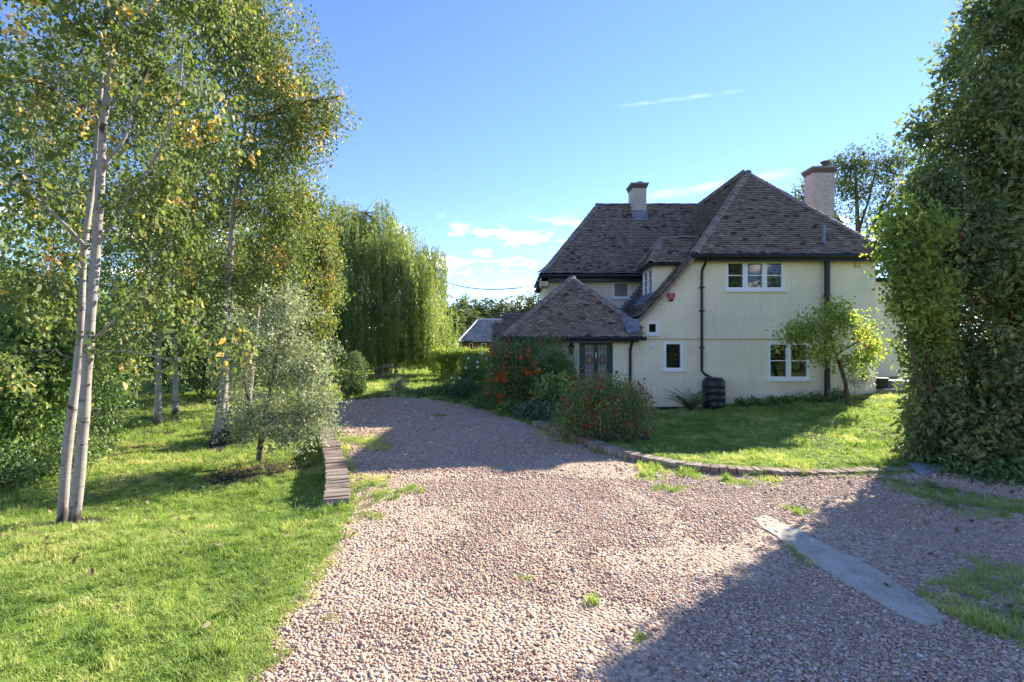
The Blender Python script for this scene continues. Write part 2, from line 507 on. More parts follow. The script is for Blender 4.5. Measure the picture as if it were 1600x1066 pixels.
soil = np.clip(soil, 0, 1)
ground_me = fast_mesh('ground', np.stack([X, Y, Z], -1).reshape(-1, 3), faces, {'soil': soil.ravel()}, smooth=True)

t = NT('lawn_ground')
p = t.pos()
a = t.noise(p, 1.1, 5); b = t.noise(p, 9, 5, 0.65); c3 = t.noise(p, 70, 3)
c = t.ramp(b, [(0.3, (0.10, 0.16, 0.025)), (0.55, (0.17, 0.25, 0.04)), (0.75, (0.25, 0.30, 0.07))])
c = t.mix(t.math('MULTIPLY', t.step(a, 0.5, 0.72), 0.55), c, (0.36, 0.29, 0.13))
so = t.ramp(t.noise(p, 16, 6, 0.7), [(0.3, (0.035, 0.024, 0.016)), (0.6, (0.085, 0.062, 0.042)), (0.75, (0.14, 0.11, 0.075))])
sf = t.math('ADD', t.attr('soil'), t.math('MULTIPLY', t.math('SUBTRACT', t.noise(p, 4, 5), 0.5), 0.9))
c = t.mix(t.step(sf, 0.35, 0.65), c, so)
t.pbr(c, 0.95, t.bump(t.math('ADD', b, c3), 0.9, 0.03), 0.1)
M_lawn = t.m
ground = link('ground', ground_me, M_lawn); tag(ground, kind='structure')

# drive sheet
t = NT('gravel_bed')
p = t.pos()
vo = t.n('ShaderNodeTexVoronoi'); t.l(p, vo.inputs['Vector']); vo.inputs['Scale'].default_value = 38
c = t.ramp(vo.outputs['Color'], [(0.0, (0.170, 0.136, 0.107)), (0.25, (0.352, 0.242, 0.166)), (0.5, (0.498, 0.343, 0.239)), (0.75, (0.583, 0.438, 0.323)), (1.0, (0.680, 0.573, 0.460))])
dirt = t.noise(p, 0.8, 5, 0.6)
c = t.mix(t.math('MULTIPLY', t.step(dirt, 0.50, 0.68), 0.7), c, t.ramp(t.noise(p, 30, 4), [(0.3, (0.304, 0.224, 0.152)), (0.7, (0.486, 0.370, 0.260))]))
h = t.math('SUBTRACT', 1.0, vo.outputs['Distance'])
t.pbr(c, 0.9, t.bump(h, 1.0, 0.02), 0.2)
M_gravel = t.m
bm = bmesh.new()
dx = np.arange(-8.0, 12.01, 0.2); dy = np.arange(-6, 18.6, 0.2)
dv = {}
poly = DRIVE
tri = tessellate_polygon([[Vector((x, y, 0)) for x, y in poly]])
vs = [bm.verts.new((x, y, 0.004)) for x, y in poly]
for f in tri:
    try: bm.faces.new([vs[i] for i in f])
    except ValueError: pass
for f in bm.faces:
    if f.normal.z < 0: f.normal_flip()
drive = bm_obj('gravel_drive', bm, M_gravel); tag(drive, kind='structure')

# ------------------------------------------------------------------ scattering of things nobody could count
def scatter(name, pts, rot, scl, vid, tint, variants, label, cat):
    n = len(pts)
    me = bpy.data.meshes.new(name)
    me.vertices.add(n); me.vertices.foreach_set('co', np.ascontiguousarray(pts, np.float32).ravel())
    for nm, ty, dat, key in (('rot', 'FLOAT_VECTOR', rot, 'vector'), ('scl', 'FLOAT_VECTOR', scl, 'vector'), ('vid', 'INT', vid, 'value'), ('tint', 'FLOAT', tint, 'value')):
        at = me.attributes.new(nm, ty, 'POINT')
        at.data.foreach_set(key, np.ascontiguousarray(dat, np.int32 if ty == 'INT' else np.float32).ravel())
    me.update()
    o = bpy.data.objects.new(name, me); C.objects.link(o)
    tag(o, label, cat, kind='stuff')
    col = bpy.data.collections.new(name + '_pieces')
    for k, (vm, mt) in enumerate(variants):
        vm.materials.append(mt)
        vo_ = bpy.data.objects.new('%s_piece_%02d' % (name, k), vm); col.objects.link(vo_)
    ng = bpy.data.node_groups.new(name + '_scatter', 'GeometryNodeTree')
    ng.interface.new_socket('Geometry', in_out='INPUT', socket_type='NodeSocketGeometry')
    ng.interface.new_socket('Geometry', in_out='OUTPUT', socket_type='NodeSocketGeometry')
    N, L = ng.nodes, ng.links
    gi, go = N.new('NodeGroupInput'), N.new('NodeGroupOutput')
    ci = N.new('GeometryNodeCollectionInfo'); ci.inputs['Collection'].default_value = col
    ci.inputs['Separate Children'].default_value = True; ci.inputs['Reset Children'].default_value = True
    ip = N.new('GeometryNodeInstanceOnPoints'); ip.inputs['Pick Instance'].default_value = True
    mtp = N.new('GeometryNodeMeshToPoints')
    L.new(gi.outputs[0], mtp.inputs[0]); L.new(mtp.outputs[0], ip.inputs['Points']); L.new(ci.outputs[0], ip.inputs['Instance'])
    def na(nm, ty):
        q = N.new('GeometryNodeInputNamedAttribute'); q.data_type = ty; q.inputs['Name'].default_value = nm
        return next(s for s in q.outputs if s.enabled and s.name == 'Attribute')
    er = N.new('FunctionNodeEulerToRotation')
    L.new(na('rot', 'FLOAT_VECTOR'), er.inputs[0]); L.new(er.outputs[0], ip.inputs['Rotation'])
    L.new(na('scl', 'FLOAT_VECTOR'), ip.inputs['Scale'])
    L.new(na('vid', 'INT'), ip.inputs['Instance Index'])
    L.new(ip.outputs[0], go.inputs[0])
    md = o.modifiers.new('scatter', 'NODES'); md.node_group = ng
    return o

# grass and weed patches that stray into the gravel: centre pixel, radius
PATCH = [(600, 775, .32), (640, 768, .22), (572, 803, .3), (580, 755, .35), (560, 690, .6), (590, 700, .35), (690, 650, .2), (1010, 730, .35), (1070, 742, .38), (1110, 735, .3), (1045, 765, .25), (1010, 745, .3),
         (1200, 752, .25), (1250, 800, .15), (1150, 755, .25), (1260, 870, .2), (1330, 905, .22), (1450, 770, .55), (1500, 790, .5), (1400, 757, .3), (1560, 790, .5), (1560, 930, .5), (1520, 960, .35), (1600, 980, .45), (1590, 900, .4), (890, 690, .35), (860, 680, .3),
         (950, 708, .35), (1000, 1000, .07), (512, 966, .12), (930, 945, .07), (820, 905, .05)]
PW = [(*g2(a, b), r) for a, b, r in PATCH]
def patch_w(x, y):
    w = np.zeros_like(x)
    for px, py, r in PW:
        w = np.maximum(w, 1 - sstep(r * 0.3, r, np.hypot(x - px, (y - py)) + (fbm(x * 6, y * 6, 5) - .5) * r * 1.2))
    return w
STRIP = [g2(1178, 812), g2(1200, 807), g2(1232, 822), g2(1290, 852), g2(1350, 880), g2(1420, 925), g2(1472, 962), g2(1478, 972), g2(1440, 980), g2(1400, 958), g2(1340, 925), g2(1290, 895), g2(1240, 860), g2(1198, 830)]
SLAB = [g2(1417, 729), g2(1468, 723), g2(1482, 736), g2(1438, 744)]

# pebbles
peb = []
for k in range(6):
    bm = bmesh.new()
    bmesh.ops.create_icosphere(bm, subdivisions=1 if k else 1, radius=1.0)
    for v in bm.verts:
        v.co *= random.uniform(0.80, 1.12)
        v.co.x *= 1.2; v.co.y *= random.choice((0.85, 0.95)); v.co.z *= 0.50
    me = bpy.data.meshes.new('pebble'); bm.to_mesh(me); bm.free()
    me.polygons.foreach_set('use_smooth', np.ones(len(me.polygons), bool))
    peb.append(me)
t = NT('pebble_stone')
tn = t.attr('tint', True)
c = t.ramp(tn, [(0.0, (0.102, 0.088, 0.081)), (0.14, (0.227, 0.193, 0.165)), (0.3, (0.407, 0.259, 0.171)), (0.5, (0.550, 0.368, 0.251)), (0.68, (0.646, 0.466, 0.336)), (0.80, (0.478, 0.247, 0.142)), (0.90, (0.598, 0.516, 0.417)), (1.0, (0.688, 0.688, 0.625))])
c = t.mix(t.math('MULTIPLY', t.noise(t.pos(), 120, 3), 0.35), c, (0.42, 0.33, 0.26))
t.pbr(c, 0.7, None, 0.35)
M_peb = t.m
def strew(x0, x1, y0, y1, dens, r, keep):
    n = int((x1 - x0) * (y1 - y0) * dens)
    x = rng.uniform(x0, x1, n); y = rng.uniform(y0, y1, n)
    m = np.abs(x) < (y + 0.9) * 1.08
    m &= inside(DRIVE, x, y) if keep else np.ones(n, bool)
    x, y = x[m], y[m]
    return x, y, np.full(len(x), r)
parts = [strew(-3.5, 8, 1.9, 4.4, 5600, 0.0080, True), strew(-4, 9, 4.4, 7.0, 3500, 0.0090, True), strew(-7, 9, 7.0, 10.5, 1200, 0.0130, True), strew(-7, 5, 10.5, 18, 380, 0.019, True)]
x = np.concatenate([q[0] for q in parts]); y = np.concatenate([q[1] for q in parts]); r = np.concatenate([q[2] for q in parts])
dirtn = fbm(x * 0.55 + 3, y * 0.9, 21, 4)
pk = np.clip(1.15 - 1.5 * sstep(0.46, 0.62, dirtn), 0.14, 1) * (1 - 0.75 * patch_w(x, y))
for off in (-.75, .75):      # worn wheel tracks where fines show
    tx = np.interp(y, [1.5, 4, 7, 10, 14, 18], [1.6, 1.2, .7, -.3, -1.6, -3.2]) + off
    pk = pk * (1 - .80 * np.exp(-((x - tx + (fbm(x * 1.2, y * 1.2, 91) - .5) * .5) / .24) ** 2) * sstep(.30, .55, fbm(x * .6, y * .5, 93)))
pk = np.where(inside(STRIP, x, y), np.where((edge_dist(STRIP, x, y) + (fbm(x * 4, y * 4, 98) - .5) * .2 < .055), .75, .02), pk); pk = np.where(inside(SLAB, x, y), 0.0, pk)
pk *= 0.25 + 0.75 * sstep(-0.02, 0.22, edge_dist(DRIVE, x, y) + (fbm(x * 5, y * 5, 8) - .5) * .2)
m = rng.random(len(x)) < pk
x, y, r = x[m], y[m], r[m]
# a few strays beyond the left edge
n = len(x)
sz = r * rng.lognormal(0, 0.34, n)
z = 0.004 + sz * rng.uniform(0.05, 0.40, n) + 0.005 * (1 - sstep(.5, .62, fbm(x * 2, y * 2, 31))) * rng.random(n)
rot = np.stack([rng.normal(0, .22, n), rng.normal(0, .22, n), rng.uniform(0, 6.28, n)], -1)
tn = np.clip(.10 + .90 * rng.beta(1.9, 1.6, n) + (fbm(x * .7, y * .7, 41) - .5) * .15, 0, 1)
pebbles = scatter('gravel_stones', np.stack([x, y, z], -1), rot, np.repeat(sz[:, None], 3, 1), rng.integers(0, 6, n), tn, [(q, M_peb) for q in peb],
        'loose pink, tan and grey pebbles covering the drive', 'gravel')

# grass tufts
gr = []
for k in range(6):
    vv, ff = [], []
    for b_ in range(13):
        a = random.uniform(0, 6.28); q = random.uniform(0, 0.045)
        bx_, by_ = q * math.cos(a), q * math.sin(a)
        d = random.uniform(0, 6.28); ln = random.uniform(0.028, 0.062); bend = random.uniform(0.2, 0.95) * ln; w = random.uniform(0.0016, 0.0030)
        sx, sy = -math.sin(d) * w, math.cos(d) * w
        i = len(vv)
        mx_, my_ = bx_ + math.cos(d) * bend * .35, by_ + math.sin(d) * bend * .35
        vv += [(bx_ - sx, by_ - sy, -.004), (bx_ + sx, by_ + sy, -.004), (mx_ + sx * .8, my_ + sy * .8, ln * .6), (mx_ - sx * .8, my_ - sy * .8, ln * .6), (bx_ + math.cos(d) * bend, by_ + math.sin(d) * bend, ln)]
        ff += [(i, i + 1, i + 2, i + 3), (i + 3, i + 2, i + 4)]
    me = bpy.data.meshes.new('tuft'); me.from_pydata(vv, [], ff); gr.append(me)
GR = [(0.0, (0.110, 0.185, 0.026)), (0.3, (0.229, 0.341, 0.045)), (0.6, (0.356, 0.458, 0.069)), (0.8, (0.494, 0.516, 0.139)), (1.0, (0.732, 0.623, 0.276))]
M_grass = leafmat('grass_blade', GR, 0.5, 0.5, 0.3, (1.15, 1.25, 0.6), True)
def turf(x0, x1, y0, y1, dens, s):
    n = int((x1 - x0) * (y1 - y0) * dens)
    x = rng.uniform(x0, x1, n); y = rng.uniform(y0, y1, n)
    m = (np.abs(x) < (y + 0.9) * 1.08) & (y > 1.5)
    return x[m], y[m], np.full(m.sum(), s)
parts = [turf(-6.5, 9, 2.2, 5.2, 950, 1.0), turf(-9, 9, 5.2, 8.5, 520, 1.2), turf(-11, 11, 8.5, 15, 250, 1.55), turf(-12, 6, 15, 34, 60, 2.6)]
x = np.concatenate([q[0] for q in parts]); y = np.concatenate([q[1] for q in parts]); s = np.concatenate([q[2] for q in parts])
ind = inside(DRIVE, x, y); e = edge_dist(DRIVE, x, y)
so_ = np.maximum(inside(BED, x, y) * 1.0, 0)
for (cx_, cy_, r_) in [(8.6, 9.0, 2.2), (-4.15, 8.3, .8), (-5.0, 5.7, .25), (-5.9, 10.2, .45)]:
    so_ = np.maximum(so_, 1 - sstep(r_ * .4, r_ * 1.1, np.hypot(x - cx_, y - cy_) + (fbm(x * 3, y * 3, 2) - .5) * .6))
pw = patch_w(x, y)
bare = np.maximum(sstep(.57, .68, fbm(x * 1.6, y * 1.6, 51, 4)), .8 * sstep(.60, .68, fbm(x * 6, y * 6, 53, 3)))
pk = np.where(ind, np.maximum(pw * .9, (1 - sstep(0, .22, e + (fbm(x * 4, y * 4, 6) - .5) * .3)) * .8), (1 - so_ * .93) * (1 - bare * .75))
pk = np.where(inside(SLAB, x, y) | inside(STRIP, x, y), 0, pk)
house_fp = (x > -.1) & (x < 15) & (y > 14.95) & (y < 25)
pk = np.where(house_fp, 0, pk)
m = rng.random(len(x)) < pk
x, y, s, e, ind = x[m], y[m], s[m], e[m], ind[m]
n = len(x)
zg = np.where(ind, 0.0, H(x, y) * sstep(0, .35, e))
hs = .78 * s * rng.uniform(.6, 1.3, n) * (0.45 + .9 * fbm(x * 2.3, y * 2.3, 14)) * (1 + .9 * sstep(.66, .74, fbm(x * 5, y * 5, 15, 2)))
dry = fbm(x * .8, y * .8, 61, 4)
tn = np.clip(.46 + (fbm(x * 2.5, y * 2.5, 71, 3) - .5) * 1.0 + (fbm(x * 9, y * 9, 73, 2) - .5) * .5 + sstep(.50, .68, dry) * .33 + rng.normal(0, .15, n) - ind * .05, 0, 1)
scl = np.stack([s * 1.1, s * 1.1, hs], -1)
rot = np.stack([rng.normal(0, .15, n), rng.normal(0, .15, n), rng.uniform(0, 6.28, n)], -1)
grass = scatter('lawn_grass', np.stack([x, y, zg - .002], -1), rot, scl, rng.integers(0, 6, n), tn, [(q, M_grass) for q in gr], 'short green and straw coloured grass of the lawns', 'grass')

# fallen leaves
n = 900
x = rng.uniform(-8, 8, n * 3); y = rng.uniform(2.3, 13, n * 3)
m = (np.abs(x) < y * 1.05) & ((x < -1.5) | (x > 3.0) | (rng.random(n * 3) < .12)) & ~((y > 14.8) & (x > 0))
near = np.exp(-((x + 4.6) ** 2 + (y - 8.2) ** 2) / 3.0) + np.exp(-((x + 5) ** 2 + (y - 5.6) ** 2) / 1.2) + .5 * np.exp(-((x - 6) ** 2 + (y - 6.8) ** 2) / 3.0)
m &= rng.random(n * 3) < np.clip(.15 + near, 0, 1)
x, y = x[m], y[m]; n = len(x)
ind = inside(DRIVE, x, y); e = edge_dist(DRIVE, x, y)
zg = np.where(ind, .02, H(x, y) * sstep(0, .35, e) + .035)
lf = []
for k in range(3):
    me = bpy.data.meshes.new('fallen_leaf')
    me.from_pydata([(-.025, 0, 0), (-.008, .013, .004), (.012, .011, .006), (.028, 0, .001), (.012, -.011, .007), (-.008, -.014, .003)], [], [(0, 1, 2, 3), (0, 3, 4, 5)])
    lf.append(me)
M_fall = leafmat('fallen_leaf', [(0, (.10, .045, .022)), (.4, (.20, .10, .045)), (.75, (.33, .20, .09)), (1, (.40, .30, .17))], .2, .7, .2, (1.2, 1.1, .8), True)
scatter('fallen_leaves', np.stack([x, y, zg], -1), np.stack([rng.normal(0, .5, n), rng.normal(0, .5, n), rng.uniform(0, 6.28, n)], -1), np.repeat(rng.uniform(.7, 1.5, n)[:, None], 3, 1), rng.integers(0, 3, n), rng.random(n), [(q, M_fall) for q in lf],
        'brown and tan fallen leaves strewn over lawn and drive', 'fallen leaves')

# concrete strip let into the gravel
def slab(name, poly2, z0, z1, mat, jag=0.0, n=6):
    pts = []
    for i in range(len(poly2)):
        a, b = Vector(poly2[i]), Vector(poly2[(i + 1) % len(poly2)])
        for k in range(n):
            q = a.lerp(b, k / n); nn = Vector((-(b - a).y, (b - a).x)).normalized()
            pts.append(q + nn * random.uniform(-jag, jag))
    bm = bmesh.new()
    top = [bm.verts.new((q.x, q.y, z1)) for q in pts]
    bot = [bm.verts.new((q.x, q.y, z0)) for q in pts]
    for f in tessellate_polygon([[Vector((q.x, q.y, 0)) for q in pts]]): bm.faces.new([top[i] for i in f])
    for i in range(len(pts)):
        j = (i + 1) % len(pts); bm.faces.new((top[i], bot[i], bot[j], top[j]))
    return bm_obj(name, bm, mat)
t = NT('worn_concrete')
p = t.pos()
c = t.ramp(t.noise(p, 3.5, 7, .7), [(.3, (.36, .31, .24)), (.5, (.50, .44, .35)), (.72, (.60, .54, .45))])
c = t.mix(t.math('MULTIPLY', t.step(t.noise(p, 18, 4), .58, .68), .6), c, (.22, .18, .14))
t.pbr(c, .92, t.bump(t.noise(p, 35, 6, .7), .9, .012), .15)
M_conc = t.m
o = slab('concrete_strip', STRIP, -.06, .015, M_conc, .022); tag(o, kind='structure')
M_slate = simple('blue_grey_stone', (.27, .31, .36), .55, .2, 5, bump=.2)
o = slab('stone_slab', SLAB, -.02, .055, M_slate, .004)
tag(o, 'flat blue grey stone slab lying at the foot of the tall holly', 'slab')

# ------------------------------------------------------------------ brick edging and low wall
def brick_mesh(l, w, h):
    bm = bmesh.new()
    bx(bm, -l / 2, l / 2, -w / 2, w / 2, 0, h)
    bmesh.ops.recalc_face_normals(bm, faces=bm.faces[:])
    bmesh.ops.bevel(bm, geom=bm.edges[:], offset=.006, segments=1, affect='EDGES')
    for v in bm.verts: v.co += Vector((random.uniform(-.004, .004), random.uniform(-.004, .004), random.uniform(-.003, .003)))
    me = bpy.data.meshes.new('brick'); bm.to_mesh(me); bm.free(); me.materials.append(M_brick)
    return me
def row(parent, pts, step, meshes, z, jit=.004, zj=.006, yaw=0.0):
    """lay bricks at equal steps along a line"""
    pts = [Vector((q[0], q[1], 0)) for q in pts]
    acc = 0.0; nxt = step / 2; k = 0
    for a, b in zip(pts, pts[1:]):
        L = (b - a).length
        while nxt <= acc + L:
            q = a.lerp(b, (nxt - acc) / L); d = (b - a).normalized()
            o = bpy.data.objects.new('brick', random.choice(meshes)); C.objects.link(o); o.parent = parent
            zz = z(q.x, q.y) if callable(z) else z
            o.location = Vector((q.x + random.uniform(-jit, jit), q.y + random.uniform(-jit, jit), zz + random.uniform(-zj, zj))) - parent.location
            o.rotation_euler = (random.gauss(0, .02), random.gauss(0, .02), math.atan2(d.y, d.x) + yaw + random.gauss(0, .03))
            nxt += step; k += 1
        acc += L
    return k
edging = empty('brick_edging', (KERB[6][0], KERB[6][1], 0), 'curved edging of weathered bricks between gravel and right lawn', 'edging')
em = [brick_mesh(.104, .215, .19) for _ in range(4)]
ez = lambda x, y: -.090 - .060 * float(sstep(3.2, 4.6, x)) + .03 * float(1 - sstep(1.5, 2.4, x))
row(edging, [(x, y + .06) for x, y in KERB_S], .116, em, ez, .006, .007)
bm = bmesh.new()
tube(bm, [(x, y + .06, ez(x, y) + .10) for x, y in KERB_S[::2]], .075, 6)
bm_obj('mortar_bed', bm, M_mortar, edging)

# low wall on the left: bricks on edge
wl0, wl1 = Vector((*g2(527, 790), 0)), Vector((*g2(508, 678), 0))
WALL = [(p_.x, p_.y) for p_ in smooth_line([(*g2(527, 790), 0), (*g2(527, 752), 0), (*g2(521, 715), 0), (*g2(510, 677), 0)], 4)]
lowwall = empty('low_garden_wall', (WALL[0][0], WALL[0][1], -.25), 'low retaining wall capped with bricks on edge beside the left lawn', 'wall')
wm = [brick_mesh(.066, .30, .105) for _ in range(4)]
row(lowwall, WALL, .0735, wm, -.015, .011, .010)
wm2 = [brick_mesh(.215, .29, .066) for _ in range(3)]
for kk in range(4):
    row(lowwall, WALL, .226, wm2, -.09 - .073 * kk, .004, .002)
bm = bmesh.new()
for a, b in zip(WALL, WALL[1:]):
    a, b = Vector((*a, 0)), Vector((*b, 0)); d = (b - a).normalized(); s_ = Vector((-d.y, d.x, 0)) * .135
    q = [a + s_, a - s_, b - s_, b + s_]
    lo_ = [bm.verts.new((v.x, v.y, -.42)) for v in q]; hi_ = [bm.verts.new((v.x, v.y, .065)) for v in q]
    bm.faces.new(hi_); 
    for i in range(4): bm.faces.new((lo_[i], lo_[(i + 1) % 4], hi_[(i + 1) % 4], hi_[i]))
bm_obj('mortar_core', bm, M_mortar, lowwall)
# ================================================================== house
house = empty('house', (5.5, 15.0, -0.1), 'cream painted brick cottage with steep dark tiled hipped roofs', 'house')
FRONT = lambda u, o, z: Vector((u, 15.0 - o, z))
REAR = lambda u, o, z: Vector((u, 19.0 - o, z))
def fx(px, Yp=15.0): return (px - CX) / F * Yp
def fz(py, Yp=15.0): return EYE + (CY - py) / F * Yp

def wall_panel(name, outline, holes, M, depth=.13, mat=None, parent=None):
    loops = [[Vector((u, z, 0)) for u, z in outline]] + [[Vector((u, z, 0)) for u, z in h] for h in holes]
    flat = [v for l in loops for v in l]
    bm = bmesh.new()
    vs = [bm.verts.new(M(v.x, 0, v.y)) for v in flat]
    for f in tessellate_polygon(loops):
        try: bm.faces.new([vs[i] for i in f])
        except ValueError: pass
    k = 0
    for l in loops:
        back = [bm.verts.new(M(v.x, -depth, v.y)) for v in l]
        for i in range(len(l)):
            j = (i + 1) % len(l)
            bm.faces.new((vs[k + i], vs[k + j], back[j], back[i]))
        k += len(l)
    return bm_obj(name, bm, mat or M_wall, parent or house)
def rect(u0, u1, z0, z1): return [(u0, z0), (u1, z0), (u1, z1), (u0, z1)]

def window(M, u0, u1, z0, z1, lights=1, bars=1, glass=None, sill=.04, fr=.045, cs=.05, out=.014, vbars=0):
    bm = bmesh.new()
    bx(bm, u0, u0 + fr, -.09, out, z0, z1, M); bx(bm, u1 - fr, u1, -.09, out, z0, z1, M)
    bx(bm, u0 + fr, u1 - fr, -.09, out, z0, z0 + fr, M); bx(bm, u0 + fr, u1 - fr, -.09, out, z1 - fr, z1, M)
    w = (u1 - u0 - 2 * fr - (lights - 1) * fr) / lights
    for k in range(1, lights):
        a = u0 + fr + k * w + (k - 1) * fr; bx(bm, a, a + fr, -.088, out - .002, z0 + fr, z1 - fr, M)
    wo = bm_obj('window', bm, M_white, house)
    for k in range(lights):
        a = u0 + fr + k * (w + fr); b = a + w; zz0, zz1 = z0 + fr, z1 - fr
        bm = bmesh.new(); o2 = out - .008
        bx(bm, a, a + cs, -.075, o2, zz0, zz1, M); bx(bm, b - cs, b, -.075, o2, zz0, zz1, M)
        bx(bm, a + cs, b - cs, -.075, o2, zz0, zz0 + cs * 1.2, M); bx(bm, a + cs, b - cs, -.075, o2, zz1 - cs, zz1, M)
        bm_obj('casement', bm, M_white, wo)
        bm = bmesh.new(); bx(bm, a + cs - .004, b - cs + .004, -.050, -.044, zz0 + cs * 1.2 - .004, zz1 - cs + .004, M)
        bm_obj('pane', bm, glass or M_glass, wo)
        for q in range(bars):
            zc = zz0 + cs * 1.2 + (zz1 - zz0 - 2.2 * cs) * (q + 1) / (bars + 1)
            bm = bmesh.new(); bx(bm, a + cs, b - cs, -.052, -.004, zc - .014, zc + .014, M)
            bm_obj('glazing_bar', bm, M_white, wo)
    if sill:
        bm = bmesh.new(); bx(bm, u0 - .05, u1 + .05, -.05, .075, z0 - sill, z0 - .002, M)
        bm_obj('sill', bm, M_sill, wo)
    return wo

wins = dict(up=(fx(1133), fx(1226), fz(454.5), fz(407)), low=(fx(1199), fx(1265.5), fz(594), fz(534)), mid=(fx(1037), fx(1067), fz(579), fz(534)), small=(fx(1010.5), fx(1028.5), fz(523), fz(503)))
hole = lambda w: rect(w[0] + .006, w[1] - .006, w[2] + .006, w[3] - .006)
DX0, DX1, DZ1 = fx(905), fx(957.5), 1.93
verge = [(5.42, 4.42), (4.98, 3.86), (4.60, 3.38), (4.14, 2.90), (3.84, 2.60)]
outline = [(-.05, -.6), (DX0, -.6), (DX0, DZ1), (DX1, DZ1), (DX1, -.6), (10.93, -.6), (10.93, 4.46), (5.46, 4.46)] + verge + [(3.84, 2.02), (-.05, 2.02)]
wall_panel('front_wall', outline, [hole(w) for w in wins.values()], FRONT)
window(FRONT, *wins['up'], lights=3, bars=1)
window(FRONT, *wins['low'], lights=2, bars=1)
window(FRONT, *wins['mid'], lights=1, bars=0, cs=.03)
window(FRONT, *wins['small'], lights=1, bars=0, fr=.04, cs=.028)
# left wing, further back
w5 = (fx(957, 19), fx(984, 19), fz(466.5, 19), fz(440, 19))
wall_panel('left_wing_wall', rect(1.36, 6.2, -.5, 4.36), [hole(w5)], REAR)
window(REAR, *w5, lights=1, bars=0, glass=M_frost, cs=.03)
LSIDE = lambda u, o, z: Vector((1.36 - o, u, z))
wall_panel('left_wing_side_wall', rect(19.135, 24.2, -.5, 4.36), [], LSIDE)
RSIDE = lambda u, o, z: Vector((10.93 + o, u, z))
wall_panel('right_side_wall', rect(15.135, 24.06, -.5, 4.46), [], RSIDE)
PSIDE = lambda u, o, z: Vector((-.05 - o, u, z))
wall_panel('porch_side_wall', rect(15.135, 18.99, -.5, 2.02), [], PSIDE)
BACK = lambda u, o, z: Vector((u, 24.2 + o, z))
wall_panel('back_wall', rect(1.36, 10.93, -.5, 4.4), [], BACK)
EXT = lambda u, o, z: Vector((u, 19.0 - o, z))
wall_panel('extension_wall', rect(10.94, 14.92, -.4, 4.2), [], EXT, depth=4.0)
bm = bmesh.new(); bx(bm, 10.94, 15.1, 18.8, 23.2, 4.2, 4.34); bm_obj('extension_roof', bm, M_dark, house)
# trims
bm = bmesh.new(); bx(bm, 3.86, 10.95, 14.975, 15.03, 1.985, 2.03); bm_obj('band_course', bm, M_soffit, house)
bm = bmesh.new(); bx(bm, 10.95, 14.94, 18.97, 19.02, 1.985, 2.03); bm_obj('band_course', bm, M_soffit, house)
bm = bmesh.new(); bx(bm, 5.50, 10.95, 14.985, 15.02, 4.30, 4.44); bm_obj('wall_plate', bm, M_soffit, house)
bm = bmesh.new(); bx(bm, 1.34, 5.3, 18.98, 19.02, 4.18, 4.34); bm_obj('wall_plate', bm, M_soffit, house)
bm = bmesh.new(); bx(bm, 3.05, 10.96, 14.965, 15.05, -.6, -.025); bm_obj('plinth', bm, M_tar, house)
bm = bmesh.new(); bx(bm, -.07, 2.0, 14.965, 15.05, -.6, -.025); bm_obj('plinth', bm, M_tar, house)

# ------------------------------------------------------------------ roofs
def z_B(X): return 7.84 - 1.1407 * (8.3 - X)
def z_C(Yv): return 4.34 + 1.1828 * (Yv - 18.6)
def in_poly(poly, u, s): return bool(inside(poly, np.array([u]), np.array([s]))[0])
def tile_field(parent, O, U, S, poly, cull=None, warp=None, name='roof_tiles', gauge=.100, wid=.167):
    O, U, S = Vector(O), Vector(U).normalized(), Vector(S).normalized()
    N = U.cross(S)
    if N.z < 0: N = -N
    us = [q[0] for q in poly]; ss = [q[1] for q in poly]
    V, Fc, T = [], [], []
    row_i = 0; s = 0.0
    while s < max(ss) + .05:
        u = min(us) + (0.5 if row_i % 2 else 0) * wid
        while u < max(us) + wid:
            if in_poly(poly, u, min(s + .05, max(ss) - .01)):
                dz = warp(u, s) if warp else 0
                c = O + U * u + S * s
                if cull is None or not cull(c + S * .05):
                    j = random.gauss(0, .003); hw = wid / 2 - random.uniform(.002, .005)
                    lo, tp = .060 + abs(random.gauss(0, .010)) + j, .006
                    s0 = s - random.uniform(.0, .008); s1 = s + gauge * 1.75
                    tl = random.gauss(0, .004)
                    q = []
                    for uu, sg in ((-hw, -1), (hw, 1)):
                        for sv, hh in ((s0, lo), (s1, tp)):
                            dzz = warp(u, sv) if warp else 0
                            q.append(O + U * (u + uu) + S * (sv + sg * tl) + N * hh + Vector((0, 0, dzz)))
                    i = len(V)
                    d = N * .014
                    V += [q[0], q[2], q[3], q[1], q[0] - d, q[2] - d, q[3] - d, q[1] - d]
                    Fc += [(i, i + 1, i + 2, i + 3), (i + 4, i + 5, i + 1, i), (i + 5, i + 6, i + 2, i + 1), (i + 7, i + 4, i, i + 3)]
                    tv = min(1, max(0, random.gauss(.46, .12) + (.4 if random.random() < .012 else 0) - (.34 if random.random() < .06 else 0)))
                    T += [tv] * 8
            u += wid
        s += gauge; row_i += 1
    me = fast_mesh(name, np.array([tuple(v) for v in V]), np.array(Fc), {'tint': np.array(T)})
    o = link(name, me, M_tile, parent); o['kind'] = 'stuff'
    return o
def deck(name, polys, mat=None, th=.07):
    """sloping boards under the tiles, one prism for each slope"""
    bm = bmesh.new()
    for poly in polys:
        p = [Vector(q) for q in poly]
        n = (p[1] - p[0]).cross(p[2] - p[0]).normalized()
        if n.z < 0: n = -n
        a = [bm.verts.new(q) for q in p]; b = [bm.verts.new(q - n * th) for q in p]
        bm.faces.new(a); bm.faces.new(b[::-1])
        for i in range(len(p)):
            j = (i + 1) % len(p); bm.faces.new((a[i], a[j], b[j], b[i]))
    return bm_obj(name, bm, mat or M_dark, house)
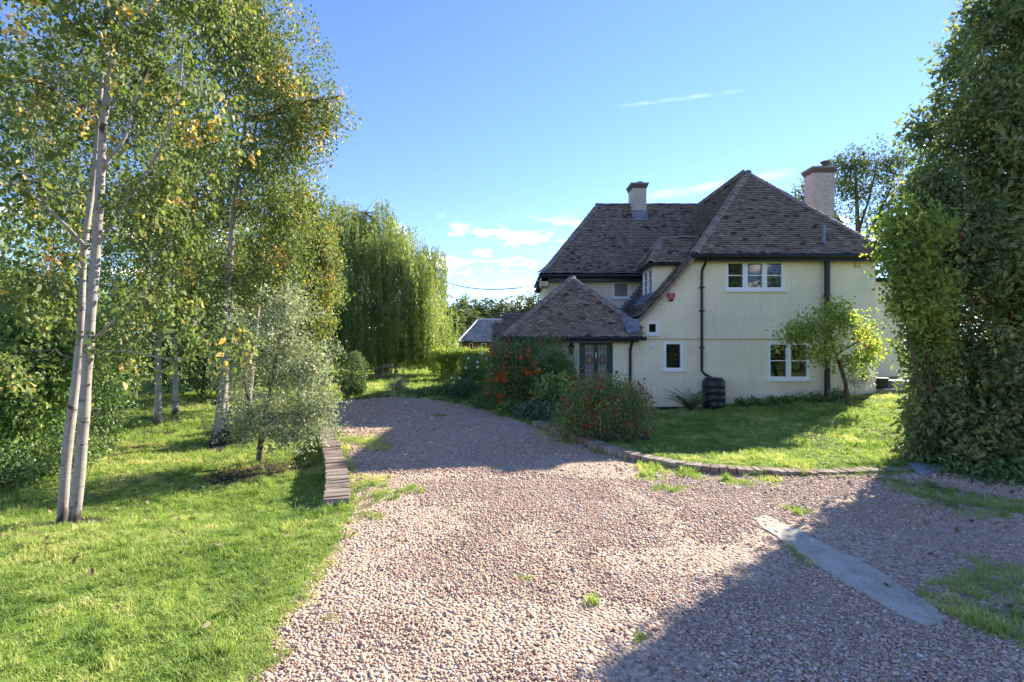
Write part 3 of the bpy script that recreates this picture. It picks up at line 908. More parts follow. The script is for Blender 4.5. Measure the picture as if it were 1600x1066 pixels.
def bonnet_mesh(r0=.155, r1=.10, ln=.24, half=1.2, lip=.024):
    vv, ff = [], []
    n = 6
    for yy, r in ((0, r0), (ln, r1)):
        for off in (0, -lip):
            for k in range(n + 1):
                a = -half + 2 * half * k / n
                vv.append((math.sin(a) * (r + off), yy, math.cos(a) * (r + off) - r * .62))
    m = n + 1
    for k in range(n):
        ff.append((k, k + 1, 2 * m + k + 1, 2 * m + k)); ff.append((m + k, k + m + 1, k + 1, k))
    me = bpy.data.meshes.new('hip_tile'); me.from_pydata(vv, [], ff)
    at = me.attributes.new('tint', 'FLOAT', 'POINT'); tv = random.uniform(.35, .75)
    at.data.foreach_set('value', np.full(len(vv), tv, np.float32)); me.materials.append(M_tile)
    return me
bon = [bonnet_mesh() for _ in range(5)]
rid = [bonnet_mesh(.13, .12, .30, 1.25) for _ in range(4)]
def hip_line(parent, a, b, meshes, step, name, warp=None, lift=.045, tilt=.20):
    a, b = Vector(a), Vector(b); d = (b - a); L = d.length; d.normalize()
    side = d.cross(Vector((0, 0, 1))).normalized(); up = side.cross(d).normalized()
    k = 0; s = 0.0
    while s < L - .05:
        o = bpy.data.objects.new(name, random.choice(meshes)); C.objects.link(o); o.parent = parent
        tl = tilt + random.gauss(0, .02)
        y = (d - up * tl).normalized(); z = side.cross(y).normalized(); x = y.cross(z)
        w = warp(s / L) if warp else 0
        m = Matrix(((x.x, y.x, z.x, 0), (x.y, y.y, z.y, 0), (x.z, y.z, z.z, 0), (0, 0, 0, 1)))
        o.matrix_basis = Matrix.Translation(a + d * s + up * (lift + random.gauss(0, .004)) + Vector((0, 0, w)) + side * random.gauss(0, .006)) @ m @ Matrix.Rotation(random.gauss(0, .05), 4, 'Y')
        s += step; k += 1

PK = (8.3, 17.6, 7.84)
sag = lambda u, s: -.05 * math.sin(math.pi * min(max(s, 0), 2.6) / 2.6)
roofR = deck('main_roof', [[(5.37, 14.7, 4.5), (11.1, 14.7, 4.5), PK],
    [(3.75, 14.78, 2.60), (5.30, 14.78, 4.37), (8.3, 17.6, 7.79), (8.3, 22.6, 7.79), (3.75, 19.02, 2.60)],
    [(11.1, 14.7, 4.5), (11.1, 24.5, 4.5), (8.3, 24.5, 7.82), PK]])
tile_field(roofR, (5.37, 14.7, 4.5), (1, 0, 0), (0, 2.9, 3.34), [(0, -.02), (5.73, -.02), (2.93, 4.42)])
def cullB(c):
    if c.y > 18.6 and c.z < z_C(c.y) - .10: return True
    return c.y > 19.0 and c.z < 4.4
tile_field(roofR, (3.75, 14.7, 2.65), (0, 1, 0), (4.55, 0, 5.19), [(0, -.02), (8.0, -.02), (8.0, 6.9), (2.9, 6.9), (0, 2.46)], cullB, sag)
tile_field(roofR, (11.1, 14.7, 4.5), (0, 1, 0), (-2.8, 0, 3.34), [(0, -.02), (9.8, -.02), (9.8, 4.36), (2.9, 4.36)])
hip_line(roofR, (5.37, 14.7, 4.52), PK, bon, .105, 'hip_tile')
hip_line(roofR, (11.1, 14.7, 4.52), PK, bon, .105, 'hip_tile')
hip_line(roofR, (8.3, 17.5, 7.86), (8.3, 22.2, 7.86), rid, .30, 'ridge_tile', tilt=.0)

bell = lambda u, s: .11 * max(0, 1 - s / .8) ** 2
roofL = deck('left_wing_roof', [[(1.08, 18.6, 4.34), (8.3, 18.6, 4.34), (8.3, 21.5, 7.76), (3.7, 21.5, 7.76)],
    [(1.08, 18.6, 4.34), (3.7, 21.5, 7.76), (1.08, 24.4, 4.34)], [(1.08, 24.4, 4.34), (3.7, 21.5, 7.76), (8.3, 21.5, 7.76), (8.3, 24.4, 4.34)]])
tile_field(roofL, (1.08, 18.6, 4.34), (1, 0, 0), (0, 2.9, 3.43), [(0, -.02), (7.2, -.02), (7.2, 4.49), (2.62, 4.49)], lambda c: c.z < z_B(c.x) - .10, bell)
tile_field(roofL, (1.08, 18.6, 4.34), (0, 1, 0), (2.62, 0, 3.43), [(0, -.02), (5.8, -.02), (2.9, 4.31)], None, bell)
hip_line(roofL, (1.08, 18.6, 4.36), (3.7, 21.5, 7.78), bon, .105, 'hip_tile', lambda t_: .11 * max(0, 1 - t_ / .18) ** 2)
hip_line(roofL, (3.6, 21.5, 7.79), (8.3, 21.5, 7.79), rid, .30, 'ridge_tile', tilt=.0)

roofP = deck('porch_roof', [[(-.28, 14.65, 2.05), (3.84, 14.65, 2.05), (3.84, 14.98, 2.40), (1.96, 16.45, 3.97)], [(-.28, 14.65, 2.05), (1.96, 16.45, 3.97), (1.96, 19, 3.97), (-.28, 19, 2.05)],
    [(3.80, 14.98, 2.40), (3.80, 19, 2.40), (1.96, 19, 3.97), (1.96, 16.45, 3.97)]])
tile_field(roofP, (-.28, 14.65, 2.05), (1, 0, 0), (0, 1.8, 1.92), [(0, -.02), (4.12, -.02), (4.12, .42), (2.24, 2.63)])
tile_field(roofP, (-.28, 14.65, 2.05), (0, 1, 0), (2.24, 0, 1.92), [(0, -.02), (4.35, -.02), (4.35, 2.95), (1.8, 2.95)])
tile_field(roofP, (4.20, 14.65, 2.05), (0, 1, 0), (-2.24, 0, 1.92), [(.30, .45), (4.35, .45), (4.35, 2.95), (1.8, 2.95)])
hip_line(roofP, (-.28, 14.65, 2.07), (1.96, 16.45, 3.99), bon, .105, 'hip_tile')
hip_line(roofP, (3.62, 15.12, 2.56), (1.96, 16.45, 3.99), bon, .105, 'hip_tile')
hip_line(roofP, (1.96, 16.4, 4.0), (1.96, 18.95, 4.0), rid, .30, 'ridge_tile', tilt=.0)

# dormer in the long slope
roofD = deck('dormer_roof', [[(4.27, 15.4, 4.35), (5.35, 15.4, 4.35), (6.15, 16.25, 5.27), (4.9, 16.25, 5.27)], [(4.27, 15.4, 4.35), (4.9, 16.25, 5.27), (4.27, 17.1, 4.35)], [(4.27, 17.1, 4.35), (4.9, 16.25, 5.27), (6.15, 16.25, 5.27), (5.35, 17.1, 4.35)]], th=.05)
cd = lambda c: c.z < z_B(c.x) - .06
tile_field(roofD, (4.27, 15.4, 4.35), (1, 0, 0), (0, .85, .92), [(0, -.02), (2.0, -.02), (2.0, 1.25), (.63, 1.25)], cd)
tile_field(roofD, (4.27, 15.4, 4.35), (0, 1, 0), (.63, 0, .92), [(0, -.02), (1.7, -.02), (.85, 1.115)])
tile_field(roofD, (4.27, 17.1, 4.35), (1, 0, 0), (0, -.85, .92), [(0, -.02), (2.0, -.02), (2.0, 1.25), (.63, 1.25)], cd)
hip_line(roofD, (4.27, 15.4, 4.36), (4.9, 16.25, 5.28), bon, .105, 'hip_tile'); hip_line(roofD, (4.27, 17.1, 4.36), (4.9, 16.25, 5.28), bon, .105, 'hip_tile')
hip_line(roofD, (4.85, 16.25, 5.29), (6.1, 16.25, 5.29), rid, .28, 'ridge_tile', tilt=0)
DOR = lambda u, o, z: Vector((4.42 - o, u, z))
wall_panel('dormer_front_wall', rect(15.675, 16.845, 3.1, 4.36), [rect(15.70, 16.82, 3.36, 4.28)], DOR, .06)
window(DOR, 15.690, 16.830, 3.355, 4.285, lights=2, bars=2, fr=.05)
CHK = lambda u, o, z: Vector((u, 15.62 - o, z))
wall_panel('dormer_cheek', [(4.42, 3.3), (5.32, 4.40), (4.42, 4.36)], [], CHK, .05)
wall_panel('dormer_cheek', [(4.42, 3.3), (5.32, 4.40), (4.42, 4.36)], [], lambda u, o, z: Vector((u, 16.90 + o, z)), .05)
bm = bmesh.new(); tube(bm, [(4.23, 17.12, 4.30), (4.23, 15.36, 4.30)], .04, 8); tube(bm, [(4.20, 15.36, 4.30), (5.30, 15.36, 4.32)], .04, 8); bm_obj('gutter', bm, M_black, house)
bm = bmesh.new()
for a, b in (((4.0, 15.55), (4.42, 16.95)),):
    vs_ = [bm.verts.new((x_, y_, z_B(x_) + .06)) for x_, y_ in ((4.10, 15.5), (4.44, 15.5), (4.44, 17.0), (4.10, 17.0))]
    bm.faces.new(vs_)
    ret = bmesh.ops.extrude_face_region(bm, geom=bm.faces[:])
    for v in ret['geom']:
        if isinstance(v, bmesh.types.BMVert): v.co.z += .012
bm_obj('lead_apron', bm, M_lead, house)

# verge of the long slope
M_verge = simple('verge_mortar', (.24, .19, .15), .9, .35, 18, bump=.4)
bm = bmesh.new()
vp = [(5.40, 4.52), (4.98, 3.99), (4.60, 3.53), (4.14, 3.02), (3.72, 2.58)]
for (xa, za), (xb, zb) in zip(vp, vp[1:]):
    q = [(xa, za), (xb, zb), (xb + .02, zb - .11), (xa + .02, za - .11)]
    f = [bm.verts.new((a, 14.70, b)) for a, b in q]; k = [bm.verts.new((a, 15.02, b)) for a, b in q]
    bm.faces.new(f); bm.faces.new(k[::-1])
    for i in range(4): bm.faces.new((f[i], f[(i + 1) % 4], k[(i + 1) % 4], k[i]))
bm_obj('verge', bm, M_verge, house)
# lead where porch roof runs under the long slope, and stepped flashing up the rear wall
bm = bmesh.new()
a = [P(971, 497, 15.05), P(999, 499, 14.72), P(1000, 519, 14.60), P(981, 520, 14.60)]
vs_ = [bm.verts.new(q) for q in a]; vb = [bm.verts.new(q + Vector((0, .25, -.02))) for q in a]
bm.faces.new(vs_); bm.faces.new(vb[::-1])
for i in range(4): bm.faces.new((vs_[i], vs_[(i + 1) % 4], vb[(i + 1) % 4], vb[i]))
bm_obj('lead_flashing', bm, M_lead, house)
bm = bmesh.new()
for k in range(12):
    xx = 3.95 + k * .105; zz = z_B(xx)
    bx(bm, xx, xx + .10, 18.97, 18.995, zz + .0, zz + .20)
bm_obj('step_flashing', bm, M_lead, house)

# gutters, fascias and pipes
def pipe(name, pts, r, mat=None, seg=10, parent=None):
    bm = bmesh.new(); tube(bm, pts, r, seg); return bm_obj(name, bm, mat or M_black, parent or house, smooth=False)
pipe('gutter', [(5.25, 14.64, 4.45), (11.2, 14.64, 4.45)], .062)
pipe('gutter', [(1.0, 18.52, 4.36), (5.3, 18.52, 4.36)], .065)
pipe('gutter', [(-.34, 14.58, 2.02), (3.92, 14.58, 2.02)], .058)
bm = bmesh.new(); bx(bm, 5.4, 11.1, 14.72, 14.745, 4.30, 4.46); bm_obj('fascia', bm, M_black, house)
bm = bmesh.new(); bx(bm, 1.1, 5.3, 18.62, 18.65, 4.18, 4.33); bm_obj('fascia', bm, M_black, house)
bm = bmesh.new(); bx(bm, -.26, 3.72, 14.66, 14.70, 1.90, 2.06); bm_obj('fascia', bm, M_black, house)
bm = bmesh.new(); bx(bm, -.26, 3.72, 14.70, 14.99, 1.955, 1.985); bm_obj('soffit', bm, M_dark, house)
bm = bmesh.new(); bx(bm, 5.5, 11.1, 14.745, 14.985, 4.40, 4.43); bm_obj('soffit', bm, M_soffit, house)
bm = bmesh.new(); bx(bm, 1.08, 1.36, 18.62, 19.6, 4.0, 4.33); bm_obj('eaves_box', bm, M_soffit, house)
xp = fx(1097, 14.94)
dp = pipe('downpipe', [(xp + .06, 14.64, 4.42), (xp + .04, 14.68, 4.32), (xp - .01, 14.90, 4.08), (xp - .01, 14.93, 3.9), (xp - .01, 14.93, fz(580, 14.93)), (xp + .06, 14.88, fz(585, 14.9)), (xp + .20, 14.76, fz(590, 14.8)), (xp + .23, 14.70, fz(597, 14.7))], .040)
for zc in (3.55, 2.85, 1.75):
    bm = bmesh.new(); bx(bm, xp - .075, xp + .055, 14.885, 15.0, zc - .02, zc + .02); bm_obj('pipe_clip', bm, M_black, dp)
xs = fx(1292, 14.9)
sp_ = pipe('soil_pipe', [(xs, 14.88, -.2), (xs, 14.88, 4.44)], .080, seg=12)
for zc in (3.3, 1.2):
    bm = bmesh.new(); lathe(bm, [(.088, zc - .04), (.096, zc - .03), (.096, zc + .03), (.088, zc + .04)], (xs, 14.88, 0), 12); bm_obj('pipe_collar', bm, M_black, sp_)
v_ = pipe('vent_pipe', [(xs, 15.05, 4.75), (xs, 15.05, fz(352, 15.05))], .055, M_steel, 12)
bm = bmesh.new(); lathe(bm, [(.14, 0), (.10, .06), (.06, .16)], (xs, 15.05, 4.82), 12); bm_obj('pipe_flashing', bm, M_lead, v_)
pipe('downpipe', [(fx(985, 14.9), 14.60, 2.0), (fx(985, 14.9), 14.74, 1.86), (fx(985, 14.9), 14.92, 1.70), (fx(985, 14.9), 14.93, -.2)], .042)
pipe('wall_cable', [P(833, 439, 18.97), P(864, 437.5, 18.97), P(868, 441, 18.97), P(868.5, 462, 18.97)], .010, M_wplas, 5)
bm = bmesh.new(); bx(bm, fx(1014), fx(1021.5), 14.96, 15.0, fz(545), fz(537.5)); vt = bm_obj('wall_vent', bm, M_wplas, house)
bm = bmesh.new(); bx(bm, fx(1015.5), fx(1020), 14.955, 14.962, fz(543.3), fz(542)); bm_obj('louvre', bm, M_steel, vt)
bm = bmesh.new(); bx(bm, fx(1335), fx(1343), 14.95, 15.0, fz(418), fz(410)); bm_obj('wall_vent', bm, M_soffit, house)
bm = bmesh.new(); bx(bm, fx(961.5), fx(965), 14.96, 15.0, fz(583.5), fz(579.5)); bm_obj('bell_push', bm, M_black, house)

# chimneys
def chimney(name, x0, x1, y0, y1, z0, z1, mat, pots):
    bm = bmesh.new(); bx(bm, x0, x1, y0, y1, z0, z1)
    ch = bm_obj(name, bm, mat, house)
    bm = bmesh.new(); bx(bm, x0 - .03, x1 + .03, y0 - .03, y1 + .03, z1 - .16, z1 - .08, ); bx(bm, x0 - .06, x1 + .06, y0 - .06, y1 + .06, z1 - .08, z1 + .0)
    bm_obj('oversail_course', bm, M_clay, ch)
    bm = bmesh.new(); bx(bm, x0 - .09, x1 + .09, y0 - .09, y1 + .09, z1 + .001, z1 + .05); bm_obj('cap_slab', bm, M_mortar, ch)
    for (px_, py_, prof, mt) in pots:
        bm = bmesh.new(); lathe(bm, prof, (px_, py_, z1 + .05), 14); bm_obj('chimney_pot', bm, mt, ch)
    return ch
zt = fz(263, 18.4)
cR = chimney('chimney', fx(1271, 18.4), fx(1304, 18.4), 18.4, 18.98, -.3, zt, M_chim, [(fx(1278, 18.6), 18.65, [(.15, 0), (.14, .07), (.12, .09)], M_clay),
    (fx(1291, 18.6), 18.65, [(.13, 0), (.12, .10), (.145, .12), (.13, .16), (.10, .18), (.10, .22), (.165, .23), (.165, .28), (.06, .32)], M_clay)])
zt = fz(288, 21)
cL = chimney('chimney', fx(988.5, 21), fx(1010, 21), 21.0, 21.75, 6.5, zt, M_chim2, [(fx(1000, 21.3), 21.35, [(.17, 0), (.17, .06), (.14, .10), (.15, .14)], M_clay)])
bm = bmesh.new(); bx(bm, fx(987.5, 21), fx(1011, 21), 20.93, 20.995, z_C(20.9) - .05, z_C(21.0) + .26); bx(bm, fx(987.5, 21), fx(1011, 21), 20.80, 20.93, z_C(20.8) + .02, z_C(20.9) + .04); bm_obj('lead_flashing', bm, M_lead, cL)

# small rear lean-to roofs seen past the porch
bm = bmesh.new(); bx(bm, -.35, 1.3, 21.6, 24.0, -.3, 1.7); out_w = bm_obj('lean_to_wall', bm, M_wall, house)
roofX = deck('lean_to_roof', [[(-.42, 21.4, 1.55), (1.36, 21.4, 1.55), (1.36, 22.8, 3.12), (-.42, 22.8, 3.12)], [(-.42, 24.2, 1.55), (1.36, 24.2, 1.55), (1.36, 22.8, 3.12), (-.42, 22.8, 3.12)], [(-.86, 21.4, 1.40), (-.42, 21.4, 1.40), (-.42, 22.4, 2.62), (-.86, 22.4, 2.62)]])
tile_field(roofX, (-.42, 21.4, 1.55), (1, 0, 0), (0, 1.4, 1.57), [(0, -.02), (1.78, -.02), (1.78, 2.1), (0, 2.1)])
tile_field(roofX, (-.86, 21.4, 1.40), (1, 0, 0), (0, 1.0, 1.22), [(0, -.02), (.44, -.02), (.44, 1.57), (0, 1.57)])
hip_line(roofX, (-.42, 22.8, 3.14), (1.3, 22.8, 3.14), rid, .30, 'ridge_tile', tilt=0)
bm = bmesh.new(); bx(bm, -.80, -.36, 21.55, 22.7, -.3, 1.5); bm_obj('lean_to_wall', bm, M_wall, house)

# ------------------------------------------------------------------ green double door
bm = bmesh.new()
bx(bm, DX0, DX0 + .07, 14.99, 15.10, -.12, DZ1); bx(bm, DX1 - .07, DX1, 14.99, 15.10, -.12, DZ1); bx(bm, DX0 + .07, DX1 - .07, 14.99, 15.10, DZ1 - .09, DZ1)
door = bm_obj('double_door', bm, M_green, house)
bm = bmesh.new(); bx(bm, DX0, DX1, 14.9, 15.1, -.3, -.12); bm_obj('door_step', bm, M_conc, door)
bm = bmesh.new(); bx(bm, DX0 - .1, DX1 + .1, 15.115, 15.6, -.3, 2.0); bm_obj('door_recess', bm, M_dark, door)
t = NT('leaded_glass')
t.pbr(t.ramp(t.noise(t.pos(), 9, 3), [(.3, (.09, .10, .10)), (.7, (.20, .21, .20))]), .22, t.bump(t.noise(t.pos(), 55, 3), .4, .01), .6)
M_lglass = t.m
M_came = simple('lead_came', (.035, .04, .04), .5, .2, 9)
M_gold = simple('amber_glass', (.30, .19, .04), .25, .2, 20); M_ruby = simple('ruby_glass', (.30, .035, .03), .25, .2, 20); M_bluegl = simple('blue_grey_glass', (.06, .085, .11), .25, .2, 20)
def ring(bm, cx_, cz_, rx, rz, y, r, n=20):
    tube(bm, [(cx_ + rx * math.cos(2 * math.pi * k / n), y, cz_ + rz * math.sin(2 * math.pi * k / n)) for k in range(n + 1)], r, 5)
mid = (DX0 + DX1) / 2
for side_, (a, b) in enumerate(((DX0 + .072, mid - .003), (mid + .003, DX1 - .072))):
    st = .085; ia, ib = (a + st + .02, b - st + .02) if side_ == 0 else (a + st - .02, b - st - .02)
    zb, ztp = .62, fz(537.5)
    bm = bmesh.new()
    bx(bm, a, ia, 15.02, 15.065, -.10, DZ1 - .095); bx(bm, ib, b, 15.02, 15.065, -.10, DZ1 - .095)
    bx(bm, ia, ib, 15.02, 15.065, ztp, DZ1 - .095); bx(bm, ia, ib, 15.02, 15.065, -.10, zb)
    lf_ = bm_obj('door_leaf', bm, M_green, door)
    bm = bmesh.new(); bx(bm, ia - .005, ib + .005, 15.040, 15.048, zb - .005, ztp + .005); bm_obj('pane', bm, M_lglass, door)
    cxm, czm = (ia + ib) / 2, fz(563)
    hw = (ib - ia) / 2
    bm = bmesh.new()
    for zz in (fz(545), fz(549), fz(582)): bx(bm, ia, ib, 15.032, 15.041, zz - .006, zz + .006)
    for xx in (cxm - hw * .45, cxm, cxm + hw * .45): bx(bm, xx - .005, xx + .005, 15.033, 15.041, fz(549), ztp)
    ring(bm, cxm, czm, hw * .80, .15, 15.036, .007); ring(bm, cxm, czm, hw * .55, .085, 15.036, .007)
    tube(bm, [(cxm - hw, 15.036, czm + .02), (cxm, 15.036, czm + .22), (cxm + hw, 15.036, czm + .02)], .006, 5)
    bm_obj('lead_came', bm, M_came, door)
    bm = bmesh.new(); n = 18
    v0 = [bm.verts.new((cxm + hw * .78 * math.cos(2 * math.pi * k / n), 15.0385, czm + .145 * math.sin(2 * math.pi * k / n))) for k in range(n)]; bm.faces.new(v0)
    bm_obj('pane', bm, M_bluegl, door)
    bm = bmesh.new()
    v0 = [bm.verts.new((cxm + hw * .52 * math.cos(2 * math.pi * k / n), 15.0375, czm + .08 * math.sin(2 * math.pi * k / n))) for k in range(n)]; bm.faces.new(v0)
    bm_obj('pane', bm, (M_gold, M_ruby)[side_], door)
bm = bmesh.new(); bx(bm, mid - .012, mid + .012, 15.0, 15.02, fz(560), fz(551)); bm_obj('door_handle', bm, M_wplas, door)
bm = bmesh.new(); bx(bm, mid - .02, mid + .02, 15.005, 15.022, fz(576), fz(568)); bm_obj('letter_plate', bm, M_black, door)

# ------------------------------------------------------------------ things fixed to or standing by the wall
lx, lz = fx(893, 14.85), fz(553, 14.85)
lamp = empty('wall_lantern', (lx, 15.0, lz), 'black carriage lantern on the wall left of the green door', 'lantern')
bm = bmesh.new()
for k in range(6):
    a = math.pi / 3 * k
    tube(bm, [(lx + .055 * math.cos(a), 14.86 + .055 * math.sin(a), lz + .03), (lx + .085 * math.cos(a), 14.86 + .085 * math.sin(a), lz + .21)], .008, 5)
lathe(bm, [(.015, -.03), (.055, .0), (.06, .03), (.03, .035)], (lx, 14.86, lz), 6)
bm_obj('cage', bm, M_black, lamp)
bm = bmesh.new(); lathe(bm, [(.105, .205), (.10, .225), (.05, .28), (.045, .30), (.02, .33), (.012, .37)], (lx, 14.86, lz), 6); bm_obj('lantern_roof', bm, M_black, lamp)
bm = bmesh.new(); lathe(bm, [(.045, .035), (.072, .205)], (lx, 14.86, lz), 6); bm_obj('pane', bm, M_lglass, lamp)
bm = bmesh.new(); bx(bm, lx - .035, lx + .035, 14.985, 15.0, lz - .02, lz + .16); tube(bm, [(lx, 14.99, lz + .02), (lx, 14.93, lz - .05), (lx, 14.87, lz - .02)], .012, 6); bm_obj('bracket', bm, M_black, lamp)

ax, az = fx(1047.5), fz(464)
alarm = empty('alarm_box', (ax, 15.0, az), 'red and white burglar alarm box under the sloping verge', 'alarm box')
def shield(bm, w0, w1, z0, z1, y0, y1):
    q = [(-w0, z1), (w0, z1), (w0 * .93, z0 + (z1 - z0) * .35), (w1, z0), (-w1, z0), (-w0 * .93, z0 + (z1 - z0) * .35)]
    f = [bm.verts.new((ax + a, y0, az + b)) for a, b in q]; k = [bm.verts.new((ax + a * 1.05, y1, az + b)) for a, b in q]
    bm.faces.new(f); bm.faces.new(k[::-1])
    for i in range(6): bm.faces.new((f[i], f[(i + 1) % 6], k[(i + 1) % 6], k[i]))
bm = bmesh.new(); shield(bm, .145, .075, -.075, .135, 14.93, 15.0); bm_obj('case', bm, M_wplas, alarm)
bm = bmesh.new(); shield(bm, .120, .062, -.068, .105, 14.925, 14.93); bm_obj('front_panel', bm, M_red, alarm)
bm = bmesh.new(); shield(bm, .075, .045, -.135, -.076, 14.935, 15.0); bm_obj('strobe', bm, M_redd, alarm)
M_lett = simple('pale_lettering', (.62, .42, .50), .5, .1, 8)
bm = bmesh.new()
for zz, wds in ((.082, (.05, .03, .045)), (.045, (.035, .05)), (.015, (.04, .02, .03)), (-.015, (.03, .04))):
    tot = sum(wds) + .01 * (len(wds) - 1); xx = -tot / 2
    for w in wds:
        bx(bm, ax + xx, ax + xx + w, 14.921, 14.925, az + zz - .007, az + zz + .007); xx += w + .01
bm_obj('lettering', bm, M_lett, alarm)

bz = float(H(5.95, 14.55)) - .05
bxx, byy = fx(1115, 14.55), 14.55
butt = empty('water_butt', (bxx, byy, bz), 'black ribbed plastic water butt under the thin downpipe', 'water butt')
hb = fz(590, 14.55) - bz
bm = bmesh.new()
prof = [(.255, 0), (.28, .02), (.285, .10)]
for q in (.16, .36, .56, .74):
    prof += [(.306 + .014 * math.sin(q * 3.1), q * hb), (.318 + .012 * math.sin(q * 3.1), q * hb + .010), (.318 + .012 * math.sin(q * 3.1), q * hb + .022), (.307 + .014 * math.sin(q * 3.1), q * hb + .032)]
prof += [(.318, .86 * hb), (.305, .91 * hb), (.26, .95 * hb), (.235, .955 * hb)]
lathe(bm, prof, (bxx, byy, bz), 32); bm_obj('barrel', bm, M_butt, butt, smooth=True)
bm = bmesh.new(); lathe(bm, [(.245, .955 * hb), (.25, .965 * hb), (.25, .99 * hb), (.22, 1.0 * hb), (.05, 1.015 * hb)], (bxx, byy, bz), 28); bm_obj('lid', bm, M_butt, butt, smooth=True)
bm = bmesh.new(); tube(bm, [(bxx + .05, byy - .29, bz + .16), (bxx + .05, byy - .37, bz + .16), (bxx + .05, byy - .38, bz + .13)], .018, 6); bm_obj('tap', bm, M_black, butt)

# low rough brick wall and pots past the right corner
lw = empty('rough_brick_wall', (11.7, 14.9, .3), 'low rough brick wall running off the right corner of the house', 'wall')
rbm = [brick_mesh(.215, .11, .066) for _ in range(4)]
for kk in range(4):
    row(lw, [(10.98 + .1 * (kk % 2), 14.95), (12.6, 15.0)], .228, rbm, .22 + kk * .075, .012, .006)
bm = bmesh.new(); bx(bm, 10.98, 12.6, 14.93, 15.03, .0, .50); bm_obj('mortar_core', bm, M_mortar, lw)
bm = bmesh.new(); lathe(bm, [(.16, 0), (.20, .30), (.22, .31), (.22, .36), (.18, .36)], (11.45, 15.5, .45), 16)
o = bm_obj('plant_pot', bm, M_black); tag(o, 'black plant pot standing behind the low rough brick wall', 'plant pot')
o = slab('stone_slab', [(11.75, 15.4), (12.65, 15.35), (12.6, 15.9), (11.8, 16.0)], .3, .72, M_slate, .02); tag(o, 'pile of blue grey stone behind the low rough brick wall', 'stone')

# overhead line
polex, poley = P(663, 430, 33).x, 33.0
pole = empty('utility_pole', (polex, poley, -.3), 'wooden utility pole mostly hidden in the weeping willow', 'pole')
bm = bmesh.new(); tube(bm, [(polex, poley, -.3), (polex, poley, 6.9)], [.14, .10], 10); bm_obj('shaft', bm, M_pole, pole)
bm = bmesh.new(); bx(bm, polex - .35, polex + .35, poley - .05, poley + .05, 6.5, 6.6); bm_obj('crossarm', bm, M_pole, pole)
a, b = Vector((polex, poley - .1, 6.55)), P(838, 446, 18.55)
pts = [a.lerp(b, k / 24) - Vector((0, 0, .55 * 4 * (k / 24) * (1 - k / 24))) for k in range(25)]
bm = bmesh.new(); tube(bm, pts, .020, 5); o = bm_obj('overhead_cable', bm, M_black); tag(o, 'thin black overhead cable from the willow to the house eaves', 'cable')
bm = bmesh.new(); tube(bm, [b, b + Vector((.05, .03, .10)), Vector((1.10, 18.8, b.z + .25))], .018, 6); bx(bm, b.x - .03, b.x + .03, b.y - .03, b.y + .03, b.z - .09, b.z + .06); bm_obj('cable_bracket', bm, M_black, house)

# ------------------------------------------------------------------ slate-roofed outbuilding beyond the hedge
ob = empty('outbuilding', P(760, 545, 42), 'single storey red brick outbuilding with pale blue slate hipped roof', 'outbuilding')
ob.location.z = -.2
M_obrick = simple('red_brick_far', (.22, .075, .05), .9, .3, 8, bump=.2)
t = NT('pale_slate')
a_ = t.attr('tint'); c = t.ramp(a_, [(0, (.10, .09, .105)), (.4, (.25, .245, .27)), (.8, (.36, .36, .38)), (1, (.30, .22, .19))])
t.pbr(c, .5, None, .4); M_slates = t.m
Yb = 42.0; xl = fx(722, Yb); xe = fx(715, Yb - .3); zr, ze = fz(500.5, Yb + 3.0), fz(535, Yb - .3)
bm = bmesh.new(); bx(bm, xl, xl + 9, Yb, Yb + 6.4, -.4, ze + .1); bm_obj('wall', bm, M_obrick, ob)
for (p0, p1) in ((733, 739), (752, 760)):
    bm = bmesh.new(); bx(bm, fx(p0, Yb), fx(p1, Yb), Yb - .04, Yb - .005, .7, ze - .02); wq = bm_obj('window', bm, M_white, ob)
    bm = bmesh.new(); bx(bm, fx(p0 + 1, Yb), fx(p1 - 1, Yb), Yb - .05, Yb - .042, .8, ze - .12); bm_obj('pane', bm, M_glass, wq)
xr = fx(747, Yb + 3.0)
house_keep = house; house = ob
rf = deck('roof', [[(xe, Yb - .35, ze), (xl + 9.3, Yb - .35, ze), (xl + 9.3, Yb + 3, zr), (xr, Yb + 3, zr)], [(xe, Yb - .35, ze), (xr, Yb + 3, zr), (xe, Yb + 6.6, ze)], [(xe, Yb + 6.6, ze), (xr, Yb + 3, zr), (xl + 9.3, Yb + 3, zr), (xl + 9.3, Yb + 6.6, ze)]])
house = house_keep
L_ = math.hypot(3.35, zr - ze)
keep_t = M_tile; M_tile = M_slates
tile_field(rf, (xe, Yb - .35, ze), (1, 0, 0), (0, 3.35, zr - ze), [(0, 0), (9.5, 0), (9.5, L_), (xr - xe, L_)], name='slates', gauge=.22, wid=.36)
M_tile = keep_t
M_lead2 = simple('pale_lead_roll', (.42, .44, .48), .5, .15, 8)
bm = bmesh.new(); tube(bm, [(xe, Yb - .35, ze + .06), (xr, Yb + 3, zr + .07), (xl + 9.3, Yb + 3, zr + .07)], .09, 8); bm_obj('ridge_roll', bm, M_lead2, rf)
